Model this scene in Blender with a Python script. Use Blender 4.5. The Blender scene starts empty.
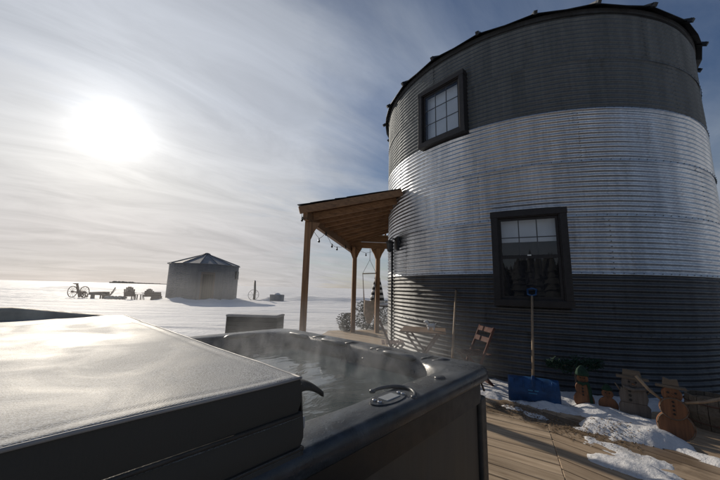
import bpy, bmesh, math, random
from math import sin, cos, pi, radians, sqrt, atan2, hypot
from mathutils import Vector, Matrix, noise

random.seed(7)
scene = bpy.context.scene
COL = scene.collection

# ------------------------------------------------------------------ camera
PITCH, ROLL, FPX, EYE = 0.1595, 0.0245, 303.0, 1.34
cam_d = bpy.data.cameras.new('camera')
cam = bpy.data.objects.new('camera', cam_d); COL.objects.link(cam)
cam_d.sensor_width = 36.0
cam_d.lens = 36.0 * FPX / 720.0
cam_d.clip_start = 0.02; cam_d.clip_end = 20000
sp, cp, sr, cr = sin(PITCH), cos(PITCH), sin(ROLL), cos(ROLL)
right = Vector((cr, -sr * sp, sr * cp)); upv = Vector((-sr, -cr * sp, cr * cp)); fwd = Vector((0, cp, sp))
m = Matrix.Identity(4)
for i in range(3):
    m[i][0] = right[i]; m[i][1] = upv[i]; m[i][2] = -fwd[i]
m[2][3] = EYE
cam.matrix_world = m
scene.camera = cam

# ------------------------------------------------------------------ light
SUN_AZ, SUN_EL = radians(-41.5), radians(22.0)
sd = Vector((sin(SUN_AZ) * cos(SUN_EL), cos(SUN_AZ) * cos(SUN_EL), sin(SUN_EL)))
sl = bpy.data.lights.new('sun', 'SUN'); sl.energy = 3.7; sl.angle = radians(0.6); sl.color = (1.0, 0.90, 0.76)
so = bpy.data.objects.new('sun', sl); COL.objects.link(so)
so.rotation_euler = sd.to_track_quat('Z', 'Y').to_euler()
so.location = (-30, 40, 30)

scene.view_settings.view_transform = 'Standard'
scene.view_settings.look = 'None'
scene.view_settings.exposure = 0.0
scene.view_settings.gamma = 1.0
scene.view_settings.use_curve_mapping = False
scene.render.resolution_x = 1024; scene.render.resolution_y = 683


class NT:
    """tiny node helper"""
    def __init__(s, tree): s.t = tree; s.n = tree.nodes; s.l = tree.links
    def new(s, typ, **kw):
        n = s.n.new(typ)
        for k, v in kw.items():
            if hasattr(n, k): setattr(n, k, v)
        return n
    def link(s, a, b): s.l.new(a, b)
    def math(s, op, a, b=None, clamp=False):
        n = s.n.new('ShaderNodeMath'); n.operation = op; n.use_clamp = clamp
        for i, v in enumerate((a, b)):
            if v is None: continue
            if isinstance(v, (int, float)): n.inputs[i].default_value = v
            else: s.link(v, n.inputs[i])
        return n.outputs[0]
    def ramp(s, fac, stops):
        n = s.n.new('ShaderNodeValToRGB'); e = n.color_ramp.elements
        while len(e) < len(stops): e.new(0.5)
        for i, (p, c) in enumerate(stops):
            e[i].position = p
            e[i].color = (c, c, c, 1) if isinstance(c, (int, float)) else (*c, 1)
        s.link(fac, n.inputs[0]); return n.outputs[0]
    def mix(s, fac, a, b, mode='MIX'):
        n = s.n.new('ShaderNodeMix'); n.data_type = 'RGBA'; n.blend_type = mode
        for i, v in ((0, fac), (6, a), (7, b)):
            if isinstance(v, (int, float)): n.inputs[i].default_value = v
            elif isinstance(v, tuple): n.inputs[i].default_value = (*v, 1)
            else: s.link(v, n.inputs[i])
        return n.outputs[2]
    def noise(s, vec, scale, detail=4, rough=.55, dist=0.0):
        n = s.n.new('ShaderNodeTexNoise'); n.inputs['Scale'].default_value = scale
        n.inputs['Detail'].default_value = detail; n.inputs['Roughness'].default_value = rough
        n.inputs['Distortion'].default_value = dist
        if vec is not None: s.link(vec, n.inputs['Vector'])
        return n.outputs[0]
    def mapping(s, vec, scale=(1, 1, 1), rot=(0, 0, 0), loc=(0, 0, 0)):
        n = s.n.new('ShaderNodeMapping'); n.inputs['Scale'].default_value = scale
        n.inputs['Rotation'].default_value = rot; n.inputs['Location'].default_value = loc
        s.link(vec, n.inputs['Vector']); return n.outputs[0]
    def coord(s, which='Object'):
        return s.n.new('ShaderNodeTexCoord').outputs[which]


# world: clear winter sky behind a thin high veil of cloud, the low sun shining through it
world = bpy.data.worlds.new('World'); scene.world = world; world.use_nodes = True
w = NT(world.node_tree)
for n in list(w.n): w.n.remove(n)
bg = w.new('ShaderNodeBackground'); wo = w.new('ShaderNodeOutputWorld')
w.link(bg.outputs[0], wo.inputs[0])
sky = w.n.new('ShaderNodeTexSky'); sky.sky_type = 'NISHITA'; sky.sun_disc = False
sky.sun_elevation = SUN_EL; sky.sun_rotation = SUN_AZ
sky.air_density = 1.0; sky.dust_density = 0.6; sky.ozone_density = 1.6
dirv = w.coord('Generated')
nrm = w.n.new('ShaderNodeVectorMath'); nrm.operation = 'NORMALIZE'; w.link(dirv, nrm.inputs[0])
sep = w.n.new('ShaderNodeSeparateXYZ'); w.link(nrm.outputs[0], sep.inputs[0])
dot = w.n.new('ShaderNodeVectorMath'); dot.operation = 'DOT_PRODUCT'
w.link(nrm.outputs[0], dot.inputs[0]); dot.inputs[1].default_value = sd
ang = w.math('ARCCOSINE', w.math('MINIMUM', dot.outputs['Value'], 0.99999))   # angle from the sun
# cloud sheet coordinates: direction projected on a plane overhead
zc = w.math('ADD', w.math('MAXIMUM', sep.outputs[2], 0.0), 0.16)
comb = w.n.new('ShaderNodeCombineXYZ')
w.link(w.math('DIVIDE', sep.outputs[0], zc), comb.inputs[0])
w.link(w.math('DIVIDE', sep.outputs[1], zc), comb.inputs[1])
rotd = w.mapping(comb.outputs[0], rot=(0, 0, radians(-42)))
cv = w.mapping(rotd, scale=(0.62, 1.05, 1), loc=(6.745, -7.813, 0))
n1 = w.noise(cv, 0.9, 8, .58, 0.9)
rotd2 = w.mapping(comb.outputs[0], rot=(0, 0, radians(-25)))
cv2 = w.mapping(rotd2, scale=(0.7, 1.7, 1), loc=(-5.993, 7.516, 0))
n2 = w.noise(cv2, 1.2, 8, .6, 1.2)
cm = w.math('ADD', w.math('MULTIPLY', n1, 0.62), w.math('MULTIPLY', n2, 0.38))
SUNWARD = w.ramp(w.math('DIVIDE', ang, 2.0), [(0.0, 0.30), (0.22, 0.261), (0.36, 0.053), (0.55, 0.000), (1.0, 0.03)])
lowf = w.ramp(sep.outputs[2], [(0.0, 0.16), (0.12, 0.12), (0.35, 0.0)])
cm2 = w.math('ADD', w.math('ADD', cm, SUNWARD), lowf)
mask = w.ramp(cm2, [(0.42, 0.06), (0.58, 0.45), (0.76, 0.93)])
# brightness of the lit veil falls with angle from the sun (forward scattering)
a1 = w.math('MULTIPLY', w.math('EXPONENT', w.math('MULTIPLY', ang, -1 / 0.045)), 1.4)
a2 = w.math('MULTIPLY', w.math('EXPONENT', w.math('MULTIPLY', ang, -1 / 0.22)), 0.192)
a3 = w.math('MULTIPLY', w.math('EXPONENT', w.math('MULTIPLY', ang, -1 / 1.2)), 0.557)
br = w.math('ADD', w.math('ADD', a1, a2), w.math('ADD', a3, 0.191))
var = w.ramp(w.noise(w.mapping(rotd, scale=(0.7, 1.7, 1), loc=(1.881, 0.073, 0)), 1.5, 8, .62, 1.1), [(0.3, 0.84), (0.7, 1.12)])
br = w.math('MULTIPLY', w.math('MULTIPLY', br, var), w.ramp(sep.outputs[2], [(0.0, 1.0), (0.25, 1.05), (0.62, 0.95), (0.9, 0.6)]))
tint = w.ramp(w.math('DIVIDE', ang, 1.5), [(0.0, (1.0, 0.96, 0.90)), (0.25, (0.97, 0.965, 0.97)), (0.7, (0.84, 0.93, 1.06))])
ccol = w.n.new('ShaderNodeVectorMath'); ccol.operation = 'SCALE'
w.link(tint, ccol.inputs[0]); w.link(br, ccol.inputs[3])
skys = w.n.new('ShaderNodeVectorMath'); skys.operation = 'SCALE'
w.link(w.mix(1.0, sky.outputs[0], (0.86, 0.97, 1.10), 'MULTIPLY'), skys.inputs[0]); skys.inputs[3].default_value = 0.0550
glow = w.n.new('ShaderNodeVectorMath'); glow.operation = 'SCALE'
glow.inputs[0].default_value = (1.0, .93, .82)
w.link(w.math('MULTIPLY', w.math('EXPONENT', w.math('MULTIPLY', ang, -1 / 0.05)), 0.9), glow.inputs[3])
addg = w.n.new('ShaderNodeVectorMath'); addg.operation = 'ADD'
w.link(skys.outputs[0], addg.inputs[0]); w.link(glow.outputs[0], addg.inputs[1])
fin = w.mix(mask, addg.outputs[0], ccol.outputs[0])
hzn = w.ramp(sep.outputs[2], [(0.0, (1.04, .99, .97)), (0.10, (1.04, .99, .97)), (0.26, (1.0, 1.0, 1.0)), (0.5, (.92, .98, 1.08))])
fin = w.mix(1.0, fin, hzn, 'MULTIPLY')
tenx = w.n.new('ShaderNodeVectorMath'); tenx.operation = 'SCALE'
w.link(fin, tenx.inputs[0]); tenx.inputs[3].default_value = 10.0
w.link(tenx.outputs[0], bg.inputs[0]); bg.inputs[1].default_value = 0.1


# ------------------------------------------------------------------ helpers
class MB:
    def __init__(s): s.v = []; s.f = []
    def add(s, vs, fs):
        o = len(s.v); s.v += [tuple(v) for v in vs]; s.f += [tuple(o + i for i in f) for f in fs]; return s
    def box(s, c, size, M=None):
        x, y, z = [d / 2 for d in size]
        vs = [Vector((sx * x, sy * y, sz * z)) for sz in (-1, 1) for sx, sy in ((-1, -1), (1, -1), (1, 1), (-1, 1))]
        if M is not None: vs = [M @ v for v in vs]
        c = Vector(c)
        return s.add([c + v for v in vs], [(3, 2, 1, 0), (4, 5, 6, 7), (0, 1, 5, 4), (1, 2, 6, 5), (2, 3, 7, 6), (3, 0, 4, 7)])
    def bar(s, a, b, wd, ht, up=(0, 0, 1)):
        a = Vector(a); b = Vector(b); d = (b - a); L = d.length; d.normalize()
        u = Vector(up); sx = d.cross(u)
        if sx.length < 1e-4: sx = d.cross(Vector((1, 0, 0)))
        sx.normalize(); u = sx.cross(d)
        M = Matrix((d, sx, u)).transposed()
        return s.box((a + b) / 2, (L, wd, ht), M)
    def tube(s, pts, r, n=8, cap=True):
        pts = [Vector(p) for p in pts]; k = len(pts)
        rs = r if isinstance(r, (list, tuple)) else [r] * k
        vs = []; ref = None
        for i, p in enumerate(pts):
            d = (pts[min(i + 1, k - 1)] - pts[max(i - 1, 0)]).normalized()
            if ref is None or abs(d.dot(ref)) > .99:
                ref = Vector((0, 0, 1)) if abs(d.z) < .9 else Vector((1, 0, 0))
            a = d.cross(ref).normalized(); b = d.cross(a); ref = -b if False else ref
            for j in range(n):
                t = 2 * pi * j / n; vs.append(p + (a * cos(t) + b * sin(t)) * rs[i])
        fs = [(i * n + j, i * n + (j + 1) % n, (i + 1) * n + (j + 1) % n, (i + 1) * n + j) for i in range(k - 1) for j in range(n)]
        if cap: fs += [tuple(range(n))[::-1], tuple((k - 1) * n + j for j in range(n))]
        return s.add(vs, fs)
    def lathe(s, prof, n=24, c=(0, 0, 0), M=None):
        vs = []; c = Vector(c)
        for r, z in prof:
            for j in range(n):
                t = 2 * pi * j / n; v = Vector((r * cos(t), r * sin(t), z))
                if M is not None: v = M @ v
                vs.append(c + v)
        k = len(prof)
        fs = [(i * n + j, i * n + (j + 1) % n, (i + 1) * n + (j + 1) % n, (i + 1) * n + j) for i in range(k - 1) for j in range(n)]
        fs += [tuple(range(n))[::-1], tuple((k - 1) * n + j for j in range(n))]
        return s.add(vs, fs)
    def prism(s, poly, z0, z1, M=None, c=(0, 0, 0)):
        n = len(poly); c = Vector(c)
        vs = [Vector((x, y, z0)) for x, y in poly] + [Vector((x, y, z1)) for x, y in poly]
        if M is not None: vs = [M @ v for v in vs]
        vs = [v + c for v in vs]
        return s.add(vs, [tuple(range(n))[::-1], tuple(range(n, 2 * n))] + [(i, (i + 1) % n, n + (i + 1) % n, n + i) for i in range(n)])
    def mesh(s, name, mat=None, smooth=False):
        me = bpy.data.meshes.new(name); me.from_pydata(s.v, [], s.f); me.update()
        b = bmesh.new(); b.from_mesh(me); bmesh.ops.recalc_face_normals(b, faces=b.faces); b.to_mesh(me); b.free()
        if mat: me.materials.append(mat)
        if smooth:
            for p in me.polygons: p.use_smooth = True
        return me


def link(o, parent=None):
    COL.objects.link(o)
    if parent is not None: o.parent = parent
    return o
def obj(name, mb, mat, parent=None, smooth=False, bevel=0, seg=2, auto=None):
    me = mb if isinstance(mb, bpy.types.Mesh) else mb.mesh(name, mat, smooth or auto is not None)
    o = link(bpy.data.objects.new(name, me), parent)
    if auto is not None: me.set_sharp_from_angle(angle=radians(auto))
    if bevel:
        b = o.modifiers.new('bevel', 'BEVEL'); b.width = bevel; b.segments = seg; b.limit_method = 'ANGLE'; b.angle_limit = radians(40)
    return o
def empty(name, loc, rz=0.0):
    o = link(bpy.data.objects.new(name, None)); o.location = loc; o.rotation_euler = (0, 0, rz)
    o.empty_display_size = .1; return o
def tag(o, label=None, cat=None, group=None, kind=None):
    if label: o['label'] = label
    if cat: o['category'] = cat
    if group: o['group'] = group
    if kind: o['kind'] = kind
    return o
def inst(name, me, parent, loc=(0, 0, 0), rz=0.0):
    o = link(bpy.data.objects.new(name, me), parent); o.location = loc; o.rotation_euler = (0, 0, rz); return o
def copy_tree(o, parent=None):
    c = o.copy(); COL.objects.link(c); c.parent = parent
    for ch in [x for x in COL.objects if x.parent == o]: copy_tree(ch, c)
    return c

# ------------------------------------------------------------------ materials
def mat(name):
    m = bpy.data.materials.new(name); m.use_nodes = True
    t = NT(m.node_tree); b = m.node_tree.nodes['Principled BSDF']; return m, t, b
def bump(t, b, h, strength=.3, dist=.01, normal=None):
    n = t.n.new('ShaderNodeBump'); n.inputs['Strength'].default_value = strength; n.inputs['Distance'].default_value = dist
    t.link(h, n.inputs['Height'])
    if normal is not None: t.link(normal, n.inputs['Normal'])
    t.link(n.outputs[0], b.inputs['Normal']); return n.outputs[0]
def rnd(t): return t.n.new('ShaderNodeObjectInfo').outputs['Random']
def simple(name, col, rough=.5, metal=0.0, var=.15, scale=8, bmp=.1, spec=.5, coat=0):
    m, t, b = mat(name)
    c = t.coord('Object'); n = t.noise(c, scale, 5)
    dk = tuple(x * (1 - var) for x in col); lt = tuple(min(1, x * (1 + var)) for x in col)
    t.link(t.ramp(n, [(.3, dk), (.7, lt)]), b.inputs['Base Color'])
    t.link(t.ramp(t.noise(c, scale * 2.3, 4), [(.3, max(0, rough - .08)), (.7, min(1, rough + .08))]), b.inputs['Roughness'])
    b.inputs['Metallic'].default_value = metal; b.inputs['Specular IOR Level'].default_value = spec
    b.inputs['Coat Weight'].default_value = coat
    if bmp: bump(t, b, t.noise(c, scale * 6, 3), bmp, .004)
    return m
def wood(name, dark, light, axis=0, rough=.65, scale=1.0, rot=0.0, varr=.35, knots=True):
    m, t, b = mat(name)
    c = t.coord('Object'); r = rnd(t)
    off = t.n.new('ShaderNodeCombineXYZ'); t.link(t.math('MULTIPLY', r, 31.0), off.inputs[0]); t.link(t.math('MULTIPLY', r, 17.0), off.inputs[2])
    cr_ = t.n.new('ShaderNodeVectorMath'); cr_.operation = 'ADD'
    rc = t.mapping(c, rot=(0, 0, -rot))
    t.link(rc, cr_.inputs[0]); t.link(off.outputs[0], cr_.inputs[1])
    s = [14 * scale] * 3; s[axis] = 0.9 * scale
    st = t.mapping(cr_.outputs[0], scale=tuple(s))
    g = t.noise(st, 1.6, 7, .62, .6)
    s2 = [60 * scale] * 3; s2[axis] = 2.0 * scale
    g2 = t.noise(t.mapping(cr_.outputs[0], scale=tuple(s2)), 1.0, 3)
    v = t.math('ADD', t.math('MULTIPLY', g, .75), t.math('MULTIPLY', g2, .25))
    colr = t.ramp(v, [(.32, dark), (.5, tuple((a + b_) / 2 for a, b_ in zip(dark, light))), (.68, light)])
    k = t.ramp(r, [(0, 1 - varr), (1, 1)])
    colr = t.mix(1.0, colr, k, 'MULTIPLY')
    stn = t.ramp(t.noise(rc, 1.7, 5, .6), [(.3, .78), (.6, 1.0)])
    colr = t.mix(.8, colr, stn, 'MULTIPLY')
    t.link(colr, b.inputs['Base Color'])
    t.link(t.ramp(g, [(.3, rough - .1), (.7, rough + .12)]), b.inputs['Roughness'])
    bump(t, b, v, .35, .003)
    return m

def galv(name, c0, c1, rough, metal=1.0, streak=.3):
    m, t, b = mat(name)
    c = t.coord('Object'); r = rnd(t)
    sepc = t.n.new('ShaderNodeSeparateXYZ'); t.link(c, sepc.inputs[0])
    an = t.math('ARCTAN2', sepc.outputs[1], sepc.outputs[0])
    cb = t.n.new('ShaderNodeCombineXYZ'); t.link(t.math('MULTIPLY', an, 3.16), cb.inputs[0]); t.link(sepc.outputs[2], cb.inputs[2])
    t.link(t.math('MULTIPLY', r, 20.0), cb.inputs[1])
    sp_ = t.noise(t.mapping(cb.outputs[0], scale=(9, 1, 9)), 3.5, 5, .7)             # spangle
    vs_ = t.noise(t.mapping(cb.outputs[0], scale=(2.6, .2, .22)), 1.6, 5, .62)       # vertical run marks
    vf_ = t.noise(t.mapping(cb.outputs[0], scale=(22, .2, .8)), 1.6, 4, .6)
    v = t.math('ADD', t.math('MULTIPLY', sp_, .3), t.math('ADD', t.math('MULTIPLY', vs_, .5), t.math('MULTIPLY', vf_, .2)))
    colr = t.ramp(v, [(.36, c0), (.62, c1)])
    k = t.ramp(r, [(0, .80), (1, 1.0)])
    colr = t.mix(1.0, colr, k, 'MULTIPLY')
    rs = t.noise(t.mapping(cb.outputs[0], scale=(5, .2, .9)), 1.3, 6, .65)
    colr = t.mix(t.math('MULTIPLY', t.ramp(rs, [(.60, 0.0), (.72, 1.0)]), .45), colr, tuple(x * k_ for x, k_ in zip(c0, (.55, .42, .32))))
    t.link(colr, b.inputs['Base Color']); b.inputs['Metallic'].default_value = metal
    t.link(t.ramp(v, [(.36, rough + .12), (.62, rough - .05)]), b.inputs['Roughness'])
    bump(t, b, t.noise(t.mapping(cb.outputs[0], scale=(1.5, 1, 3)), 3, 3), .12, .02)
    return m

M = {}
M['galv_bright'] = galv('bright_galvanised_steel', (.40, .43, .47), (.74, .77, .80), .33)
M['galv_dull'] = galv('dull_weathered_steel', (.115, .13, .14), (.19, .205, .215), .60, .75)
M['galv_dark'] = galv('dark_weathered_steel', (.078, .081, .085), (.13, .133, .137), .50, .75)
M['galv_old'] = galv('old_grey_steel', (.17, .172, .175), (.215, .218, .22), .62, .5)
M['trim'] = simple('dark_brown_window_trim', (.011, .009, .009), .6, var=.3, scale=10)
M['sash'] = simple('grey_sash', (.05, .055, .06), .4)
M['black'] = simple('black_metal', (.012, .012, .013), .4)
M['roofsteel'] = simple('roof_steel', (.028, .030, .033), .45, .7)
M['blind'] = simple('window_blind', (.62, .70, .72), .8, scale=3, var=.08)
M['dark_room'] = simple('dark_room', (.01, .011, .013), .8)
M['cedar'] = wood('stained_cedar', (.16, .082, .036), (.46, .26, .13), 2)
M['cedar_h'] = wood('stained_cedar_horizontal', (.16, .082, .036), (.46, .26, .13), 0)
M['cedar_dk'] = wood('stained_pine_boards', (.15, .075, .032), (.38, .20, .095), 0)
M['deck_a'] = wood('weathered_deck_boards', (.28, .20, .125), (.66, .51, .355), 0, rot=-radians(33.6), rough=.7, varr=.2)
M['deck_b'] = wood('weathered_deck_boards_turned', (.24, .165, .10), (.56, .42, .285), 0, rot=-radians(54), rough=.7, varr=.2)
M['pale_wood'] = wood('pale_handle_wood', (.22, .15, .09), (.42, .30, .19), 2, varr=.1)
M['orange_wood'] = wood('orange_stained_wood', (.12, .048, .020), (.29, .125, .055), 2, varr=.1, scale=2)
M['grey_wood'] = wood('grey_pallet_wood', (.075, .06, .05), (.19, .16, .135), 2, varr=.1, scale=2)
M['hat_wood'] = wood('brown_hat_wood', (.08, .06, .04), (.22, .17, .12), 0, varr=.1, scale=2)
M['red_wood'] = wood('reddish_chair_wood', (.045, .012, .008), (.10, .030, .018), 2, varr=.15, scale=2, rough=.85)
M['table_wood'] = wood('bistro_table_wood', (.10, .055, .028), (.24, .14, .075), 0, varr=.15, scale=2)
M['far_wood'] = wood('weathered_far_wood', (.10, .07, .055), (.2, .15, .12), 0, varr=.2)
M['rust'] = simple('rusty_iron', (.11, .055, .035), .75, .2, var=.4, scale=14)
M['paint_black'] = simple('black_paint', (.01, .01, .01), .6, bmp=0)
M['green_cloth'] = simple('green_felt', (.009, .034, .018), .9, var=.35, scale=25, bmp=.4)
M['blue'] = simple('blue_plastic', (.009, .050, .14), .5, var=.45, scale=9, bmp=.3)
M['pale_blue'] = simple('pale_blue_print', (.06, .25, .42), .5, bmp=0)
M['white'] = simple('white_ceramic', (.6, .6, .58), .45)
M['tan_cloth'] = simple('tan_canvas', (.50, .41, .32), .95, var=.2, scale=10, bmp=.4)
M['rope'] = simple('rope', (.25, .22, .18), .95)
M['cloth_w'] = simple('white_umbrella_cloth', (.62, .62, .6), .9, scale=12)
M['cloth_b'] = simple('black_umbrella_cloth', (.015, .015, .017), .9, scale=12)
m, t, b = mat('dark_marbled_acrylic')
c = t.coord('Object')
mv = t.noise(c, 9, 7, .65, 1.2)
gn = t.n.new('ShaderNodeNewGeometry'); sn = t.n.new('ShaderNodeSeparateXYZ'); t.link(gn.outputs['Normal'], sn.inputs[0])
upf = t.ramp(sn.outputs[2], [(.6, 0.0), (.95, 1.0)])
fd = t.math('MULTIPLY', upf, t.ramp(t.noise(t.mapping(c, scale=(1, 1, 1)), 3.0, 8, .7), [(.47, 0.0), (.66, .55)]))
t.link(t.mix(fd, t.ramp(mv, [(.3, (.013, .015, .018)), (.55, (.028, .035, .043)), (.72, (.06, .072, .085))]), (.17, .18, .19)), b.inputs['Base Color'])
t.link(t.math('ADD', t.ramp(t.noise(c, 6, 6, .6), [(.35, .22), (.65, .42)]), t.math('MULTIPLY', fd, .35)), b.inputs['Roughness'])
dv = t.n.new('ShaderNodeTexVoronoi'); dv.inputs['Scale'].default_value = 70; t.link(c, dv.inputs['Vector'])
drop = t.ramp(dv.outputs['Distance'], [(.12, 1.0), (.30, 0.0)])
bump(t, b, t.math('ADD', t.math('MULTIPLY', drop, .5), t.math('MULTIPLY', t.noise(c, 60, 4, .6), .5)), .22, .004)
M['acrylic'] = m
M['pillow'] = simple('spa_pillow', (.10, .105, .11), .38, scale=20)
M['highlight_piping'] = simple('piping_edge_highlight', (.30, .29, .28), .6)  # paler tone carries the highlight along the cover's top edge
M['ridge'] = simple('weathered_vinyl', (.52, .44, .33), .7, var=.3, scale=9, bmp=.4)
M['box_wood'] = wood('dark_box_wood', (.012, .011, .009), (.04, .036, .028), 0)
M['roof_pale'] = simple('pale_roof_steel', (.24, .24, .245), .75, .05, var=.2, scale=3)
M['chrome'] = simple('chrome', (.7, .7, .7), .15, 1.0, bmp=0)
M['dull_chrome'] = simple('dull_wet_plastic', (.09, .095, .10), .25, 0, bmp=0)
M['panelgrey'] = simple('control_panel_plastic', (.34, .36, .37), .25, var=.1)
M['cabinet'] = wood('dark_spa_cabinet', (.05, .044, .035), (.09, .078, .063), 2, rough=.5, varr=.05, scale=.6)
M['foam'] = simple('dark_vinyl', (.046, .042, .036), .5, var=.3, scale=20, bmp=.35)
M['stone'] = simple('snowy_stone', (.28, .27, .26), .85, var=.4, scale=6, bmp=.5)
M['evergreen'] = simple('far_tree_foliage', (.05, .052, .05), .9, bmp=0)
M['bulb'] = simple('dark_glass_bulb', (.02, .018, .015), .1)
M['soil'] = simple('dry_grass_litter', (.17, .115, .065), .9, var=.6, scale=40, bmp=.3)

# snow
def snow_mat(name, field):
    m, t, b = mat(name)
    c = t.coord('Object')
    n = t.noise(c, .35 if field else 6, 6, .6)
    t.link(t.ramp(n, [(.3, (.74, .74, .755)), (.7, (.84, .835, .83))]), b.inputs['Base Color'])
    b.inputs['Roughness'].default_value = .7; b.inputs['Specular IOR Level'].default_value = .12
    if field:
        h = t.noise(t.mapping(c, scale=(.25, 1.0, 1), rot=(0, 0, radians(8))), .9, 8, .62, .4)
        h2 = t.noise(c, 9, 4, .6)
        hh = t.math('ADD', h, t.math('MULTIPLY', h2, .12))
        bump(t, b, hh, .65, .4)
    else:
        bump(t, b, t.noise(c, 26, 8, .70), .7, .025)
        dn = t.noise(c, 5, 7, .68)
        t.link(t.mix(t.ramp(dn, [(.54, 0.0), (.72, .38)]), t.ramp(n, [(.3, (.58, .58, .60)), (.7, (.74, .735, .73))]), (.30, .24, .17)), b.inputs['Base Color'])
    return m
M['snow'] = snow_mat('wind_packed_snow', True)
M['snow_near'] = snow_mat('trodden_snow', False)

# frosted cover top: frost lies on whatever faces up
m, t, b = mat('frosted_grey_vinyl')
c = t.coord('Object'); g = t.n.new('ShaderNodeNewGeometry')
sepn = t.n.new('ShaderNodeSeparateXYZ'); t.link(g.outputs['Normal'], sepn.inputs[0])
upm = t.ramp(sepn.outputs[2], [(.55, 0.0), (.9, 1.0)])
sp1 = t.noise(c, 300, 3, .7); sp2 = t.noise(t.mapping(c, scale=(1.3, 1, 1), rot=(0, 0, .5)), 2.6, 6, .55, .6)
fr = t.math('MULTIPLY', t.ramp(sp1, [(.40, .25), (.60, 1.0)]), t.ramp(sp2, [(.34, .40), (.58, 1.0)]))
frost = t.math('MULTIPLY', fr, upm)
t.link(t.mix(frost, (.058, .055, .048), (.41, .425, .44)), b.inputs['Base Color'])
t.link(t.ramp(sp2, [(.3, .47), (.65, .70)]), b.inputs['Roughness'])
b.inputs['Specular IOR Level'].default_value = .22
wvx = t.n.new('ShaderNodeSeparateXYZ'); t.link(c, wvx.inputs[0])
wv = t.math('MULTIPLY', t.math('SINE', t.math('MULTIPLY', wvx.outputs[0], 900.0)), t.math('SINE', t.math('MULTIPLY', wvx.outputs[1], 900.0)))
hb = t.math('ADD', t.math('ADD', t.math('MULTIPLY', sp1, .22), t.math('MULTIPLY', wv, .035)), t.math('MULTIPLY', t.noise(c, 5, 4, .5), 1.1))
bump(t, b, hb, .32, .010)
M['cover'] = m

# window glass: clear thin pane with a mirror-like surface
def glass_mat(name, tr):
    m, t, b = mat(name)
    t.n.remove(b)
    out = [n for n in t.n if n.type == 'OUTPUT_MATERIAL'][0]
    tb = t.n.new('ShaderNodeBsdfTransparent'); tb.inputs[0].default_value = (tr, tr, tr * 1.02, 1)
    gb = t.n.new('ShaderNodeBsdfGlossy'); gb.inputs['Roughness'].default_value = .02
    fz = t.n.new('ShaderNodeFresnel'); fz.inputs[0].default_value = 1.55
    mx = t.n.new('ShaderNodeMixShader'); bf = t.n.new('ShaderNodeNewGeometry').outputs['Backfacing']
    t.link(t.math('MULTIPLY', t.math('ADD', fz.outputs[0], .03, True), t.math('SUBTRACT', 1.0, bf)), mx.inputs[0])
    t.link(tb.outputs[0], mx.inputs[1]); t.link(gb.outputs[0], mx.inputs[2]); t.link(mx.outputs[0], out.inputs[0])
    return m
M['glass'] = glass_mat('window_glass', .95)

m, t, b = mat('spa_water')
b.inputs['Base Color'].default_value = (.055, .075, .08, 1); b.inputs['Roughness'].default_value = .05
b.inputs['IOR'].default_value = 1.33; b.inputs['Specular IOR Level'].default_value = .9
c = t.coord('Object')
bump(t, b, t.noise(t.mapping(c, scale=(1, 2, 1)), 3.2, 4, .5, .8), .16, .05)
M['water'] = m

for mk in ('deck_a', 'deck_b'):      # darker, smoother band running across the boards by the snow
    t = NT(M[mk].node_tree); b = M[mk].node_tree.nodes['Principled BSDF']
    src = b.inputs['Base Color'].links[0].from_socket
    c = t.coord('Object')
    pr_ = t.mapping(c, loc=(-2.15, -3.2, 0)); pr2 = t.mapping(pr_, rot=(0, 0, radians(47)))
    sx = t.n.new('ShaderNodeSeparateXYZ'); t.link(pr2, sx.inputs[0])
    dd_ = t.math('ADD', t.math('ABSOLUTE', sx.outputs[1]), t.math('MULTIPLY', t.math('SUBTRACT', t.noise(c, 3.2, 6, .65), .5), 1.1))
    dark_band = t.math('MULTIPLY', t.ramp(dd_, [(.16, 1.0), (.34, 0.0)]), t.ramp(t.math('ABSOLUTE', sx.outputs[0]), [(.75, 1.0), (1.0, 0.0)]))
    t.link(t.mix(t.math('MULTIPLY', dark_band, .62), src, (.055, .036, .022)), b.inputs['Base Color'])
    rs_ = b.inputs['Roughness'].links[0].from_socket
    t.link(t.math('SUBTRACT', rs_, t.math('MULTIPLY', dark_band, .35)), b.inputs['Roughness'])

# ------------------------------------------------------------------ ground
def fbm(x, y, s=1.0, o=5):
    return noise.fractal(Vector((x * s, y * s, 3.7)), 1.0, 2.0, o)

def ground_z(x, y):
    r = hypot(x, y)
    z = 0.02
    k = min(1, max(0, (r - 6) / 10))
    z += k * .09 * fbm(x * .30 + y * .05, y * 1.3, .25, 6)
    # long low drifts, the sun behind them leaves their near face in shade
    z += .42 * math.exp(-((y - 30.5 - .06 * x + fbm(x, 0, .09) * 1.1) / .8) ** 2) * min(1, max(0, (x + 9.5) / 4)) * min(1, max(0, (26 - x) / 10)) * (1 + .5 * fbm(x, 9, .3))
    z += .32 * math.exp(-((y - 42 + fbm(x, 3, .1)) / 1.6) ** 2) * math.exp(-((x + 47) / 9) ** 2)
    z += .75 * math.exp(-((y - 48) / 3.5) ** 2) * math.exp(-((x + 44) / 5.0) ** 2)
    z += .45 * math.exp(-((y - 40) / 2.5) ** 2) * math.exp(-((x + 26) / 4.0) ** 2)
    if r > 20: z += min(1, (r - 20) / 12) * .15 * fbm(x * .10, y * .55, 1.0, 5) * (1 if r < 120 else 120 / r)
    if r > 50: z += min(1, (r - 50) / 100) * .10 * fbm(x, y, .03)
    if r < 12:  # under the deck it lies lower
        z -= .12 * min(1, (12 - r) / 3)
    return z

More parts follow.
